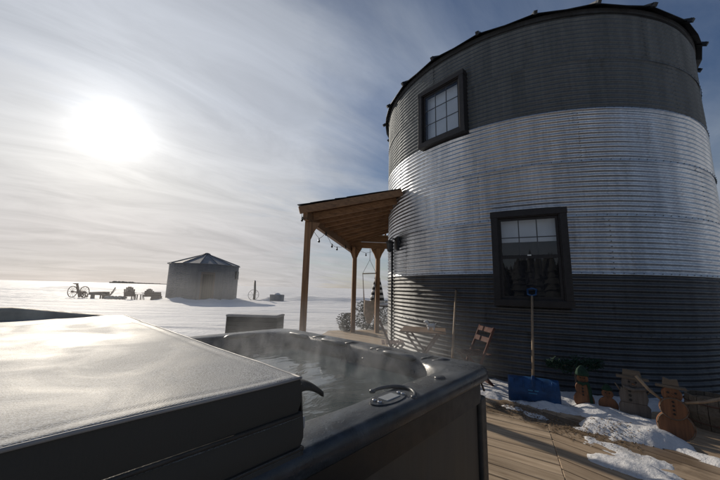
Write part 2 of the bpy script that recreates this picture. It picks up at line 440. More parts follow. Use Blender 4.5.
gb = MB()
radii = [0.0]; rr = 1.5
while rr < 9000:
    radii.append(rr); rr *= 1.026 if 8 < rr < 90 else 1.09
NA = 620
a0, a1_ = radians(-75), radians(75)
angs = [a0 + (a1_ - a0) * i / 460 for i in range(461)]
rest = 60
angs += [a1_ + (2 * pi - (a1_ - a0)) * i / rest for i in range(1, rest)]
NA = len(angs)
gv = [(0, 0, ground_z(0, 0))]; gf = []
for ri, r_ in enumerate(radii[1:]):
    for a in angs:
        x, y = r_ * sin(a), r_ * cos(a); gv.append((x, y, ground_z(x, y)))
for j in range(NA): gf.append((0, 1 + (j + 1) % NA, 1 + j))
for i in range(len(radii) - 2):
    for j in range(NA):
        a_ = 1 + i * NA + j; b_ = 1 + i * NA + (j + 1) % NA
        gf.append((a_, b_, b_ + NA, a_ + NA))
gb.add(gv, gf)
o = obj('snow_field', gb, M['snow'], smooth=True); tag(o, kind='structure')

# ------------------------------------------------------------------ the big grain bin
BX, BY, BR = 3.87, 7.24, 3.16
RH = 0.8128
bin_ = empty('grain_bin', (BX, BY, 0.0))
tag(bin_, 'tall round corrugated steel grain bin house with black framed windows beside the deck', 'grain bin')
PITCHC = RH / 11

WINS = ((-116.15, 1.15, 2.545, .98, 'double'), (-139.25, 4.02, 5.18, .98, 'single'))
def in_hole(az, z, grow=0.0):
    for wa, w0, w1, ww, _ in WINS:
        d_ = (az - radians(wa) + pi) % (2 * pi) - pi
        if abs(d_) * BR < ww / 2 - .05 + grow and w0 + .05 - grow < z < w1 - .05 + grow: return True
    return False
def sheet_mesh(name, mt, halfspan, lap, seed=0, rot=None, zoff=0):
    """one curved corrugated sheet, centred on local +X"""
    rows = 11 * 8; cols = 60 if rot is not None else 30
    mb = MB(); vs = []; fs = []
    for i in range(rows + 1):
        z = i * RH / rows
        for j in range(cols + 1):
            a = -halfspan + 2 * halfspan * j / cols
            r = BR + .0135 * cos(2 * pi * z / PITCHC) + lap * (j / cols) + .010 * noise.noise(Vector((a * 7, z * 1.6, seed * 5.3))) + .005 * noise.noise(Vector((a * 22, z * 3.5, seed * 9.1)))
            vs.append((r * cos(a), r * sin(a), z))
    for i in range(rows):
        for j in range(cols):
            q = i * (cols + 1) + j
            if rot is not None and in_hole(rot - halfspan + 2 * halfspan * (j + .5) / cols, zoff + (i + .5) * RH / rows): continue
            fs.append((q, q + 1, q + cols + 2, q + cols + 1))
    mb.add(vs, fs); return mb.mesh(name, mt, True)
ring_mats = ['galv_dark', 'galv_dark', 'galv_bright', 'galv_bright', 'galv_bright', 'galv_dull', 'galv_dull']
seam_az = [-70, -128, -98.2, -68.6, -103, -74.5, -83]
sheets = {(k, v): sheet_mesh('wall_sheet', M[k], radians(30.4), .0035, v + len(k)) for k in sorted(set(ring_mats)) for v in range(4)}
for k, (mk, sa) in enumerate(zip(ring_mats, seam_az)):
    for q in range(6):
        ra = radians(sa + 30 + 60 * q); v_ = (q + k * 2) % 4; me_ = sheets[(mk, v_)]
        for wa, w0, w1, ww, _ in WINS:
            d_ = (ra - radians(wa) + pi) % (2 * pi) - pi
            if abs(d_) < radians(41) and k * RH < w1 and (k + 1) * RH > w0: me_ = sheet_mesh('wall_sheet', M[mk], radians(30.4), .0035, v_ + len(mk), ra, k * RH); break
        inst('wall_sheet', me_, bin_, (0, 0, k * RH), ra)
# seams: lap shadow edge and rows of bolts
bolt = MB()
def bolt_at(az, z, r=BR + .016):
    if in_hole(az, z, .06): return
    d = Vector((cos(az), sin(az), 0)); s = Vector((-sin(az), cos(az), 0)); c = d * r + Vector((0, 0, z))
    h = .006
    vs = [c + s * h * cos(t) + Vector((0, 0, h * sin(t))) for t in [i * pi / 3 for i in range(6)]]
    vs2 = [v + d * .008 for v in vs]
    bolt.add(vs + vs2, [tuple(range(6, 12))] + [(i, (i + 1) % 6, 6 + (i + 1) % 6, 6 + i) for i in range(6)])
for k in range(1, 7):
    for q in range(70):
        bolt_at(radians(-190 + q * 2.3), k * RH + .004, BR + .022)
for k, sa in enumerate(seam_az):
    for q in range(6):
        for i in range(11):
            bolt_at(radians(sa + 60 * q + .5), k * RH + i * PITCHC, BR + .019)
o = obj('bolt', bolt, M['galv_dark'], bin_); tag(o, kind='stuff')
# joints between rings: a thin overlapping lip, and the lap battens
for k in range(1, 7):
    mb = MB(); n = 144
    vs = []
    for i in range(n):
        a = 2 * pi * i / n
        for r_, z_ in ((BR + .022, k * RH - .012), (BR + .0235, k * RH + .001), (BR + .016, k * RH + .008)):
            vs.append((r_ * cos(a), r_ * sin(a), z_))
    fs = []
    for i in range(n):
        a = i * 3; b2 = ((i + 1) % n) * 3
        if in_hole(2 * pi * (i + .5) / n, k * RH, .02): continue
        fs += [(a, b2, b2 + 1, a + 1), (a + 1, b2 + 1, b2 + 2, a + 2)]
    mb.add(vs, fs)
    obj('ring_lip', mb, M[ring_mats[k - 1] if k != 2 else 'galv_bright'], bin_, smooth=True)
# inner wall so that no light leaks through, roof ring
EZ = 7 * RH
NR = 24; SL = math.tan(radians(28)); RO = BR + .12
apexr = .35
def rp(r, a, dz=0): return Vector((r * cos(a), r * sin(a), EZ + .05 + (RO - r) * SL + dz))
h = pi / NR
pan = MB()
vs = []
for r_ in (RO, (RO + apexr) / 2, apexr):
    for a in (-h, 0, h):
        sag = -.012 if a == 0 else 0
        vs.append(rp(r_, a, sag if r_ > 1 else 0) - Vector((0, 0, .035 if (a == 0 and r_ == RO) else 0)))
low = [v - Vector((0, 0, .012)) for v in vs]
pan.add(vs + low, [(0, 1, 4, 3), (1, 2, 5, 4), (3, 4, 7, 6), (4, 5, 8, 7), (9, 12, 13, 10), (10, 13, 14, 11), (12, 15, 16, 13), (13, 16, 17, 14), (0, 9, 10, 1), (1, 10, 11, 2), (0, 3, 12, 9), (2, 11, 14, 5), (3, 6, 15, 12), (5, 14, 17, 8)])
pme = pan.mesh('roof_panel', M['roofsteel'])
rib = MB()
pts = [rp(RO + .06, 0, -.01), rp(RO - .25, 0, .03), rp(1.6, 0, .03), rp(apexr, 0, .03)]
for a_, b_ in zip(pts[:-1], pts[1:]): rib.bar(a_, b_, .05, .055)
rib.box(rp(RO + .03, 0, .006), (.04, .05, .03))
rme = rib.mesh('roof_rib', M['roofsteel'])
for k in range(NR):
    inst('roof_panel', pme, bin_, (0, 0, 0), radians(-111 + 7.5 + 15 * k))
    inst('roof_rib', rme, bin_, (0, 0, 0), radians(-111 + 15 * k))
mb = MB(); mb.lathe([(.42, EZ + 1.55), (.40, EZ + 1.85), (.1, EZ + 2.0)], 24)
obj('roof_cap', mb, M['roofsteel'], bin_)
mb = MB(); vs = []; n = 96
for i in range(n):
    a = 2 * pi * i / n
    for r_, z_ in ((BR - .02, EZ - .03), (BR + .03, EZ - .03), (BR + .035, EZ + .045), (BR - .02, EZ + .045)): vs.append((r_ * cos(a), r_ * sin(a), z_))
fs = []
for i in range(n):
    a = i * 4; b2 = ((i + 1) % n) * 4
    for j in range(4): fs.append((a + j, b2 + j, b2 + (j + 1) % 4, a + (j + 1) % 4))
mb.add(vs, fs); obj('eave_ring', mb, M['galv_dark'], bin_, smooth=False)

def window(az, z0, z1, wd, kind):
    a = radians(az); T = .105
    # local frame: X outward, Y along the wall, Z up
    R_ = Matrix.Rotation(a, 3, 'Z'); base = Vector(((BR + .024) * cos(a), (BR + .024) * sin(a), 0))
    def P(mb, cx, cy, cz, sx, sy, sz): mb.box(base + R_ @ Vector((cx, cy, cz)), (sx, sy, sz), R_)
    H = z1 - z0; zc = (z0 + z1) / 2; iw = wd - 2 * T
    f = MB(); P(f, .016, 0, zc, .10, wd - .002, H - .002)
    # a box with a hole: four jambs filling from the wall to the trim
    f = MB()
    P(f, -.026, -(wd / 2 - T / 2), zc, .184, T - .004, H); P(f, -.026, (wd / 2 - T / 2), zc, .184, T - .004, H)
    P(f, -.028, 0, z0 + T / 2, .180, iw, T - .004); P(f, -.028, 0, z1 - T / 2, .180, iw, T - .004)
    win = obj('window', f, M['trim'], bin_, bevel=.003)
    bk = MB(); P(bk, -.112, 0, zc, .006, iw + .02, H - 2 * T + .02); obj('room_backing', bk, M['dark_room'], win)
    for sgn, nm in ((1, 'head'), (-1, 'sill')):
        q = MB(); P(q, .031, 0, (z1 - .045) if sgn > 0 else (z0 + .045), .110, wd + .012, .088); obj('window_' + nm, q, M['trim'], win, bevel=.004)
    for sgn in (-1, 1):
        q = MB(); P(q, .030, sgn * (wd / 2 - .045), zc, .108, .088, H - .178); obj('side_trim', q, M['trim'], win, bevel=.004)
    iz0, iz1 = z0 + T, z1 - T; ih = iz1 - iz0
    def sash(za, zb, xo, cols, rows, blind):
        s = MB(); b_ = .035
        P(s, xo, -(iw / 2 - b_ / 2), (za + zb) / 2, .022, b_, zb - za); P(s, xo, (iw / 2 - b_ / 2), (za + zb) / 2, .022, b_, zb - za)
        P(s, xo, 0, za + b_ / 2, .020, iw - 2 * b_, b_); P(s, xo, 0, zb - b_ / 2, .020, iw - 2 * b_, b_)
        obj('sash', s, M['trim'], win)
        g = MB(); P(g, xo - .002, 0, (za + zb) / 2, .003, iw - 2 * b_ + .004, zb - za - 2 * b_ + .004); obj('pane', g, M['glass'], win)
        for i in range(1, cols):
            q = MB(); P(q, xo + .003, -iw / 2 + b_ + (iw - 2 * b_) * i / cols, (za + zb) / 2, .010, .014, zb - za - 2 * b_); obj('muntin', q, M['sash'], win)
        for i in range(1, rows):
            q = MB(); P(q, xo + .003, 0, za + b_ + (zb - za - 2 * b_) * i / rows, .0085, iw - 2 * b_, .014); obj('muntin', q, M['sash'], win)
        if blind:
            q = MB(); zl = zb - (zb - za) * blind
            P(q, -.085, 0, (zl + zb) / 2, .004, iw - .02, zb - zl - .01); obj('blind', q, M['blind'], win)
    if kind == 'double':
        mid = iz0 + ih * .50
        sash(mid, iz1, .018, 3, 2, .60); sash(iz0, mid + .02, .030, 1, 1, 0)
        q = MB(); P(q, .045, 0, mid + .03, .012, .05, .018); obj('latch', q, M['chrome'], win)
    else:
        sash(iz0, iz1, .026, 3, 3, .98)
    return win
window(-116.15, 1.15, 2.545, .98, 'double')
window(-139.25, 4.02, 5.18, .98, 'single')

# black conduit up the wall at the left edge, with its wall lantern
mb = MB(); a = radians(-170.5); q = Vector((cos(a), sin(a), 0)) * (BR + .03)
mb.tube([q + Vector((0, 0, z)) for z in (0.05, .8, 1.6, 2.35)], .022, 8); obj('conduit', mb, M['black'], bin_, smooth=True)
lamp = empty('wall_lantern', (BX + (BR + .02) * cos(radians(-165.3)), BY + (BR + .02) * sin(radians(-165.3)), 2.32), radians(-165.3))
tag(lamp, 'black outdoor wall lantern on the bin wall under the porch roof', 'lantern')
mb = MB(); mb.box((.02, 0, 0), (.03, .11, .26)); obj('back_plate', mb, M['black'], lamp, bevel=.004)
mb = MB(); mb.tube([(.03, 0, .06), (.09, 0, .11), (.15, 0, .10), (.16, 0, .06)], .012, 8); obj('arm', mb, M['black'], lamp, smooth=True)
mb = MB(); mb.lathe([(.02, .06), (.10, .02), (.09, .0), (.085, -.005)], 6, (.16, 0, 0)); obj('hood', mb, M['black'], lamp)
mb = MB(); mb.lathe([(.07, -.01), (.05, -.16)], 6, (.16, 0, 0)); obj('lantern_glass', mb, M['bulb'], lamp)
mb = MB(); mb.lathe([(.06, -.16), (.055, -.18), (.015, -.2)], 6, (.16, 0, 0)); obj('bottom_cap', mb, M['black'], lamp)
for k in range(6):
    t_ = 2 * pi * k / 6; mb = MB(); mb.bar((.16 + .073 * cos(t_), .073 * sin(t_), -.008), (.16 + .054 * cos(t_), .054 * sin(t_), -.165), .008, .008); obj('cage_bar', mb, M['black'], lamp)
# second small black box above: junction cover
mb = MB(); mb.box((.03, .13, -.02), (.05, .07, .30)); obj('junction_box', mb, M['black'], lamp, bevel=.004)

# ------------------------------------------------------------------ deck
deck = MB()
DZ = .05
def clip(poly, nx, ny, d):      # keep nx*x+ny*y <= d
    out = []
    for i in range(len(poly)):
        p, q = poly[i], poly[(i + 1) % len(poly)]
        a_ = nx * p[0] + ny * p[1] - d; b_ = nx * q[0] + ny * q[1] - d
        if a_ <= 0: out.append(p)
        if (a_ < 0) != (b_ < 0) and abs(a_ - b_) > 1e-9:
            s_ = a_ / (a_ - b_); out.append((p[0] + (q[0] - p[0]) * s_, p[1] + (q[1] - p[1]) * s_))
    return out
def planes_of(poly):            # counter-clockwise polygon to half planes
    r_ = []
    for i in range(len(poly)):
        p, q = poly[i], poly[(i + 1) % len(poly)]
        ex, ey = q[0] - p[0], q[1] - p[1]; L = hypot(ex, ey); nx, ny = ey / L, -ex / L
        r_.append((nx, ny, nx * p[0] + ny * p[1]))
    return r_
J0 = (1.659, 2.739); JD = Vector((.43, .9)).normalized()
jp = lambda s_: (J0[0] + JD.x * s_, J0[1] + JD.y * s_)
regA = [(-1.6, -2.5), (jp(-5.8)[0], -2.5), jp(8.35), (1.2, 10.25), (-.9, 9.6), (-1.45, 5.4)]
regB = [(jp(-5.75)[0] - .004, -2.5), (7.5, -2.5), (7.5, 5.2), (2.9, 5.3), (jp(2.8)[0] - .004, jp(2.8)[1])]
joists = empty('deck', (0, 0, 0)); tag(joists, kind='structure')
mb = MB()
mb.prism([(x, y) for x, y in regA], DZ - .19, DZ - .045); mb2 = MB(); mb2.prism(regB, DZ - .19, DZ - .045)
obj('deck_frame', mb, M['dark_room'], joists); obj('deck_frame', mb2, M['dark_room'], joists)
def lay(reg, ang, mt, pw=.139, gap=.008):
    u = Vector((cos(ang), sin(ang))); n_ = Vector((-sin(ang), cos(ang)))
    tmin = min(n_.x * x + n_.y * y for x, y in reg); tmax = max(n_.x * x + n_.y * y for x, y in reg)
    pl = planes_of(reg); t_ = tmin
    while t_ < tmax:
        cuts = [-14.0]; s_ = -14 + random.uniform(1, 4.8)
        while s_ < 14: cuts.append(s_); s_ += 4.88
        cuts.append(14.0)
        for s0, s1 in zip(cuts[:-1], cuts[1:]):
            poly = [(u.x * s + n_.x * t2, u.y * s + n_.y * t2) for s, t2 in ((s0 + .002, t_), (s1 - .002, t_), (s1 - .002, t_ + pw), (s0 + .002, t_ + pw))]
            for a_, b_, c_ in pl: poly = clip(poly, a_, b_, c_) if len(poly) > 2 else []
            if len(poly) < 3: continue
            ar = abs(sum(poly[i][0] * poly[(i + 1) % len(poly)][1] - poly[(i + 1) % len(poly)][0] * poly[i][1] for i in range(len(poly)))) / 2
            if ar < .0008: continue
            cx_ = sum(p[0] for p in poly) / len(poly); cy_ = sum(p[1] for p in poly) / len(poly)
            if hypot(cx_ - BX, cy_ - BY) < BR - 1.2 and ar < .5: continue
            dz = random.uniform(-.0035, .0035)
            q = MB(); q.prism(poly, DZ - .04 + dz, DZ + dz)
            o_ = obj('plank', q, mt, joists, bevel=.004, seg=1)
        t_ += pw + gap
lay(regA, -radians(33.6), M['deck_a'], gap=.010)
lay(regB, -radians(54), M['deck_b'], gap=.013)

# ------------------------------------------------------------------ snow lying on the deck
def dist_seg(p, a_, b_):
    ax, ay = a_; bx, by = b_; px, py = p
    L = (bx - ax) ** 2 + (by - ay) ** 2; t_ = max(0, min(1, ((px - ax) * (bx - ax) + (py - ay) * (by - ay)) / L)) if L else 0
    return hypot(px - ax - t_ * (bx - ax), py - ay - t_ * (by - ay))
#   segments (a, b, radius, height)
SN = [((1.75, 4.75), (2.35, 4.16), .40, .07), ((2.35, 4.10), (3.0, 3.85), .32, .08), ((2.62, 3.62), (2.95, 3.25), .25, .11),
      ((2.42, 3.20), (2.78, 2.98), .21, .13), ((1.62, 4.15), (2.2, 3.78), .13, .04), ((2.75, 2.85), (2.86, 2.62), .09, .05),
      ((2.12, 2.95), (2.36, 2.62), .15, .035), ((1.98, 2.62), (2.28, 2.42), .12, .03), ((3.9, 4.2), (4.9, 3.75), .30, .09),
      ((3.0, 3.9), (3.9, 3.9), .22, .06), ((2.2, 3.78), (2.75, 3.48), .20, .08), ((1.98, 3.35), (2.30, 3.02), .10, .025), ((1.72, 3.72), (1.95, 3.42), .09, .03), ((1.7, 2.2), (2.2, 2.3), .10, .03)]
mb = MB(); G = .016; x0, x1, y0, y1 = 1.35, 5.4, 1.9, 5.0
nx, ny = int((x1 - x0) / G), int((y1 - y0) / G)
hgt = {}
for i in range(nx + 1):
    x = x0 + i * G
    for j in range(ny + 1):
        y = y0 + j * G
        best = -1
        for a_, b_, r_, h_ in SN:
            d_ = dist_seg((x, y), a_, b_)
            if d_ < r_ * 2:
                v_ = (1 - (d_ / r_) ** 2) * h_
                best = max(best, v_)
        if best > -.3:
            nz = fbm(x, y, 3.0, 6); n3 = fbm(x, y, 14, 4)
            z = min(best, .13) * .72 + nz * .034 + n3 * .006 - .007
            if z > -.02: hgt[(i, j)] = (x, y, DZ + max(z, -.012) if z < .004 else DZ + z)
idx = {}; vs = []
for k_, v_ in hgt.items(): idx[k_] = len(vs); vs.append(v_)
fs = []
for (i, j) in hgt:
    if all(k_ in idx for k_ in ((i + 1, j), (i, j + 1), (i + 1, j + 1))):
        zs = [hgt[k_][2] for k_ in ((i, j), (i + 1, j), (i, j + 1), (i + 1, j + 1))]
        if max(zs) > DZ: fs.append((idx[(i, j)], idx[(i + 1, j)], idx[(i + 1, j + 1)], idx[(i, j + 1)]))
mb.add(vs, fs)
o = obj('deck_snow', mb, M['snow_near'], smooth=True)
tag(o, 'broken patches of old snow lying on the deck boards along the bin wall', 'snow', kind='stuff')

# dry grass and bark litter scattered through the snow edge
mb = MB()
for k in range(1000):
    s_ = random.random() ** 1.3 * .85; c0 = Vector((1.62, 3.75)) * (1 - s_) + Vector((2.62, 2.72)) * s_
    off = random.gauss(0, .11) + .12 * fbm(s_ * 6, 1, 1, 3)
    x = c0.x + off * .75 + random.gauss(0, .05); y = c0.y + off * .65 + random.gauss(0, .05)
    i, j = round((x - x0) / G), round((y - y0) / G)
    zt = max(hgt[(i, j)][2] if (i, j) in hgt else DZ, DZ)
    a_ = random.uniform(0, pi); l_ = random.uniform(.004, .022); w_ = random.uniform(.002, .007)
    M3 = Matrix.Rotation(a_, 3, 'Z') @ Matrix.Rotation(random.uniform(-.4, .4), 3, 'Y')
    mb.box((x, y, zt + .006), (l_, w_, .003), M3)
o = obj('dry_leaf_litter', mb, M['soil']); tag(o, 'brown dry grass and bark bits scattered over the thawing snow on the deck', 'leaf litter', kind='stuff')

# ------------------------------------------------------------------ porch roof
por = empty('porch', (-1.0, 5.8, DZ)); PO = Vector(por.location)
tag(por, 'brown timber porch roof on three braced posts leaning against the grain bin', 'porch')
def L(p): return Vector(p) - PO
def roofz(x, y): return 2.83 + .319 * (x + 1.15) - .0696 * (y - 5.6)
A0_ = Vector((-1.16, 5.55)); C0_ = Vector((-.34, 9.55))
az0, az1 = 199.4, 141.0
NRAF = 12
ends = []
for k in range(NRAF):
    s_ = k / (NRAF - 1); st = A0_.lerp(C0_, s_); a_ = radians(az0 + (az1 - az0) * s_)
    en = Vector((BX + (BR + .025) * cos(a_), BY + (BR + .025) * sin(a_))); ends.append((st, en))
    off = .04 if k in (0, NRAF - 1) else .11
    p = (st.x + (en.x - st.x) * .0, st.y, roofz(*st) - off); q_ = (en.x, en.y, roofz(*en) - off)
    mb = MB()
    if k in (0, NRAF - 1): mb.bar(L((st.x, st.y, roofz(*st) - .058)), L((en.x, en.y, roofz(*en) - .058)), .04, .14)
    else: mb.bar(L((st.x + .03, st.y, roofz(*st) - .115)), L((en.x, en.y, roofz(*en) - .115)), .04, .14)
    obj('fascia' if k in (0, NRAF - 1) else 'rafter', mb, M['cedar_h'], por, bevel=.003)
# roof boards across the rafters
NB = 22
for k in range(NB):
    f0, f1 = k / NB, (k + 1) / NB - .004
    pts = []
    for ff in (f0, f1):
        for s_ in range(9):
            s2 = s_ / 8; st = A0_.lerp(C0_, s2); a_ = radians(az0 + (az1 - az0) * s2)
            en = Vector((BX + (BR + .025) * cos(a_), BY + (BR + .025) * sin(a_))); p = st.lerp(en, ff)
            pts.append(L((p.x, p.y, roofz(p.x, p.y) + random.uniform(-.0, .002))))
    top = [p + Vector((0, 0, .018)) for p in pts]; low = [p - Vector((0, 0, .004)) + Vector((0, 0, 0)) for p in pts]
    low = [p - Vector((0, 0, .038)) for p in pts]
    vs = low + top; fs = []
    for s_ in range(8):
        fs += [(s_, s_ + 1, 9 + s_ + 1, 9 + s_), (18 + s_, 18 + s_ + 1, 27 + s_ + 1, 27 + s_), (s_, s_ + 1, 18 + s_ + 1, 18 + s_), (9 + s_, 9 + s_ + 1, 27 + s_ + 1, 27 + s_)]
    fs += [(0, 9, 27, 18), (8, 17, 35, 26)]
    mb = MB(); mb.add(vs, fs); obj('roof_board', mb, M['cedar_dk'], por)
# asphalt roofing edge with curled tabs
for k in range(9):
    f0, f1 = k / 9, (k + 1) / 9 + .02
    st = A0_.lerp(C0_, -.012); en_ = ends[0][1]
    pts = []
    for s2 in (-.012, .5, 1.0):
        st = A0_.lerp(C0_, s2); a_ = radians(az0 + (az1 - az0) * max(0, s2))
        en = Vector((BX + (BR + .03) * cos(a_), BY + (BR + .03) * sin(a_)))
        for ff, dz in ((f0 - .01, .030), (f1 - .01, .024)):
            p = st.lerp(en, min(ff, .995)); pts.append(L((p.x, p.y, roofz(p.x, p.y) + dz + random.uniform(0, .012))))
    up_ = [p + Vector((0, 0, .010)) for p in pts]
    mb = MB(); mb.add(pts + up_, [(0, 1, 3, 2), (2, 3, 5, 4), (6, 8, 9, 7), (8, 10, 11, 9), (0, 6, 7, 1), (0, 2, 8, 6), (2, 4, 10, 8), (1, 7, 9, 3), (3, 9, 11, 5), (4, 5, 11, 10)])
    obj('shingle_course', mb, M['black'], por)
def post(x, y, zt, dirs, nm='post'):
    mb = MB(); mb.box(L((x, y, (DZ + zt) / 2)), (.125, .125, zt - DZ), Matrix.Rotation(.18, 3, 'Z'))
    p = obj(nm, mb, M['cedar'], por, bevel=.006)
    for dx, dy in dirs:
        d = Vector((dx, dy, 0)).normalized(); s = d.cross(Vector((0, 0, 1)))
        prof = [(.055, -.36), (.08, -.30), (.125, -.18), (.20, -.06), (.22, -.001), (.055, -.001)]
        Mx = Matrix((d, Vector((0, 0, 1)), s)).transposed()
        b_ = MB(); b_.prism(prof, -.04, .04, Mx, L((x, y, zt))); obj('brace', b_, M['cedar'], p)
    return p
bd = (C0_ - A0_).normalized()
BT = 2.60
post(-1.02, 5.8, BT - .0, [(bd.x, bd.y), (.96, .28)])
post(-.15, 9.35, 2.60, [(-bd.x, -bd.y), (1, .08), (-1, 0)])
post(.57, 9.42, 2.60, [(1, .08), (-1, -.08)])
# outer beam and far girder
a_ = A0_.lerp(C0_, .01); b_ = A0_.lerp(C0_, .985)
mb = MB(); mb.bar(L((a_.x + .10, a_.y + .02, roofz(*a_) - .125)), L((b_.x + .10, b_.y, roofz(*b_) - .26)), .09, .19)
obj('beam', mb, M['cedar_h'], por, bevel=.004)
for zc_, hh_ in ((2.69, .185), (2.89, .185)):
    mb = MB(); mb.bar(L((-.32, 9.34, zc_)), L((1.5, 9.52, zc_)), .09 if zc_ < 2.8 else .075, hh_); obj('girder', mb, M['cedar_h'], por, bevel=.004)
mb = MB(); mb.bar(L((-.06, 9.34, 3.0)), L((1.5, 9.50, 3.0)), .14, .03); obj('top_plate', mb, M['pale_wood'], por)
for xx in (.35, .58, .80, 1.02):
    mb = MB(); mb.box(L((xx, 9.40 + .1 * (xx - .3), 3.0 + .10)), (.05, .05, .22)); obj('stud', mb, M['cedar'], por)

# string lights
sl_ = empty('string_lights', (-1.08, 5.58, 2.75)); SO = Vector(sl_.location)
tag(sl_, 'black cord of dark globe bulbs sagging below the porch beam', 'string lights')
knots = [Vector(p) for p in ((-1.10, 5.52, 2.70), (-1.105, 5.6, 2.66), (-1.02, 5.9, 2.62), (-.875, 6.4, 2.385), (-.755, 6.6, 2.57), (-.70, 6.85, 2.43), (-.659, 7.1, 2.375), (-.576, 7.6, 2.375), (-.40, 8.5, 2.55), (-.16, 9.25, 2.62), (.194, 9.2, 2.42), (.52, 9.3, 2.58))]
pts = []
for i in range(len(knots) - 1):
    p0, p1 = knots[i], knots[i + 1]
    for k in range(6):
        s_ = k / 6; p = p0.lerp(p1, s_); p.z -= .03 * sin(pi * s_); pts.append(p - SO)
pts.append(knots[-1] - SO)
mb = MB(); mb.tube(pts, .0045, 6); obj('cord', mb, M['black'], sl_, smooth=True)
bm_ = MB(); bm_.lathe([(.004, .0), (.012, -.005), (.012, -.030), (.009, -.036)], 10); bs = bm_.mesh('socket', M['black'])
bm_ = MB(); bm_.lathe([(.009, -.035), (.019, -.048), (.024, -.065), (.021, -.082), (.010, -.094), (.002, -.096)], 12); bb = bm_.mesh('bulb', M['bulb'], True)
for k in (1, 3, 4, 6, 7, 8, 10):
    s_ = inst('socket', bs, sl_, knots[k] - SO); inst('bulb', bb, s_)

# ------------------------------------------------------------------ hot tub
ANG = .8265
E1 = Vector((cos(ANG), sin(ANG), 0)); E2 = Vector((-sin(ANG), cos(ANG), 0))
TZ = .915
TS1, TT0, TW, TL = 1.93, .685, 2.05, 2.13
TS0, TT1 = TS1 - TW, TT0 + TL
tub = empty('hot_tub', E1 * ((TS0 + TS1) / 2) + E2 * ((TT0 + TT1) / 2) + Vector((0, 0, DZ)), ANG)
tag(tub, 'square hot tub with dark marbled rim and steaming water on the deck', 'hot tub')
HW, HL = TW / 2, TL / 2
RZ = TZ - DZ
def rrect(hw, hl, r, n=10, ox=0, oy=0, bulge=0):
    out = []
    for cx_, cy_, a0_ in ((hw - r, -hl + r, -90), (hw - r, hl - r, 0), (-hw + r, hl - r, 90), (-hw + r, -hl + r, 180)):
        for k in range(n + 1):
            q = radians(a0_ + 90 * k / n); out.append((ox + cx_ + r * cos(q), oy + cy_ + r * sin(q)))
    return out
def dens(poly, m_=6):
    out = []
    for i in range(len(poly)):
        p, q = poly[i], poly[(i + 1) % len(poly)]
        k = m_ * 2 if hypot(q[0] - p[0], q[1] - p[1]) > .3 else 1
        for j in range(k): out.append((p[0] + (q[0] - p[0]) * j / k, p[1] + (q[1] - p[1]) * j / k))
    return out
def loft(mb, loops):
    n = len(loops[0]); vs = [v for l_ in loops for v in l_]
    fs = [(i * n + j, i * n + (j + 1) % n, (i + 1) * n + (j + 1) % n, (i + 1) * n + j) for i in range(len(loops) - 1) for j in range(n)]
    mb.add(vs, fs)
# cabinet with corner posts and side boards
mb = MB(); mb.prism(rrect(HW - .07, HL - .07, .05, 4), 0.0, RZ - .17); obj('cabinet', mb, M['foam'], tub)
for sx in (-1, 1):
    for sy in (-1, 1):
        mb = MB(); mb.box((sx * (HW - .075), sy * (HL - .075), (RZ - .17) / 2 + .01), (.085, .085, RZ - .19)); obj('corner_post', mb, M['foam'], tub, bevel=.015, seg=3)
for side in range(4):
    ln = HW if side % 2 == 0 else HL; dp = HL if side % 2 == 0 else HW
    nb_ = 1
    for k in range(nb_):
        mb = MB(); wdt = (2 * ln - .25) / nb_
        c_ = Vector((-ln + .125 + wdt * (k + .5), -(dp - .062), (RZ - .18) / 2 + .02))
        Rz = Matrix.Rotation(side * pi / 2, 3, 'Z')
        mb.box(Rz @ c_, (wdt - .006, .02, RZ - .20), Rz); obj('side_panel', mb, M['cabinet'], tub, bevel=.003)
# acrylic shell: rim, lip and basin in one surface
def inner(off_x0, off_x1, off_y0, off_y1, r, z, wav=0.0):
    cx_ = (off_x0 - off_x1) / 2; cy_ = (off_y0 - off_y1) / 2
    hw = HW - (off_x0 + off_x1) / 2; hl = HL - (off_y0 + off_y1) / 2
    out = []
    P_ = dens(rrect(hw, hl, r, 10, cx_, cy_))
    for x, y in P_:
        a_ = atan2(y - cy_, x - cx_)
        w_ = 1 + wav * cos(a_ * 8)
        out.append((cx_ + (x - cx_) * w_, cy_ + (y - cy_) * w_, z))
    return out
loops = [inner(.035, .035, .035, .035, .10, RZ - .072), inner(.004, .004, .004, .004, .12, RZ - .070), inner(-.004, -.004, -.004, -.004, .125, RZ - .060), inner(-.004, -.004, -.004, -.004, .125, RZ - .030),
         inner(.002, .002, .002, .002, .12, RZ - .012), inner(.010, .010, .010, .010, .12, RZ - .003), inner(.024, .024, .024, .024, .12, RZ), inner(.06, .06, .06, .06, .14, RZ - .002),
         inner(.12, .12, .15, .12, .25, RZ - .004, .004), inner(.145, .145, .17, .14, .30, RZ - .012, .008), inner(.16, .16, .185, .155, .32, RZ - .035, .010),
         inner(.175, .175, .20, .17, .33, RZ - .12, .014), inner(.19, .19, .215, .185, .33, RZ - .30, .012), inner(.45, .45, .45, .42, .25, RZ - .34, 0), inner(.5, .5, .5, .48, .22, RZ - .75, 0)]
mb = MB(); loft(mb, loops); n_ = len(loops[0]); mb.f.append(tuple((len(loops) - 1) * n_ + j for j in range(n_)))
shell = obj('shell', mb, M['acrylic'], tub, smooth=True)
# skirt band under the lip
mb = MB(); loft(mb, [[(x, y, RZ - .19) for x, y in rrect(HW - .055, HL - .055, .08, 6)], [(x, y, RZ - .19) for x, y in rrect(HW - .035, HL - .035, .09, 6)], [(x, y, RZ - .068) for x, y in rrect(HW - .035, HL - .035, .09, 6)], [(x, y, RZ - .068) for x, y in rrect(HW - .055, HL - .055, .08, 6)]]); obj('lip_skirt', mb, M['black'], tub)
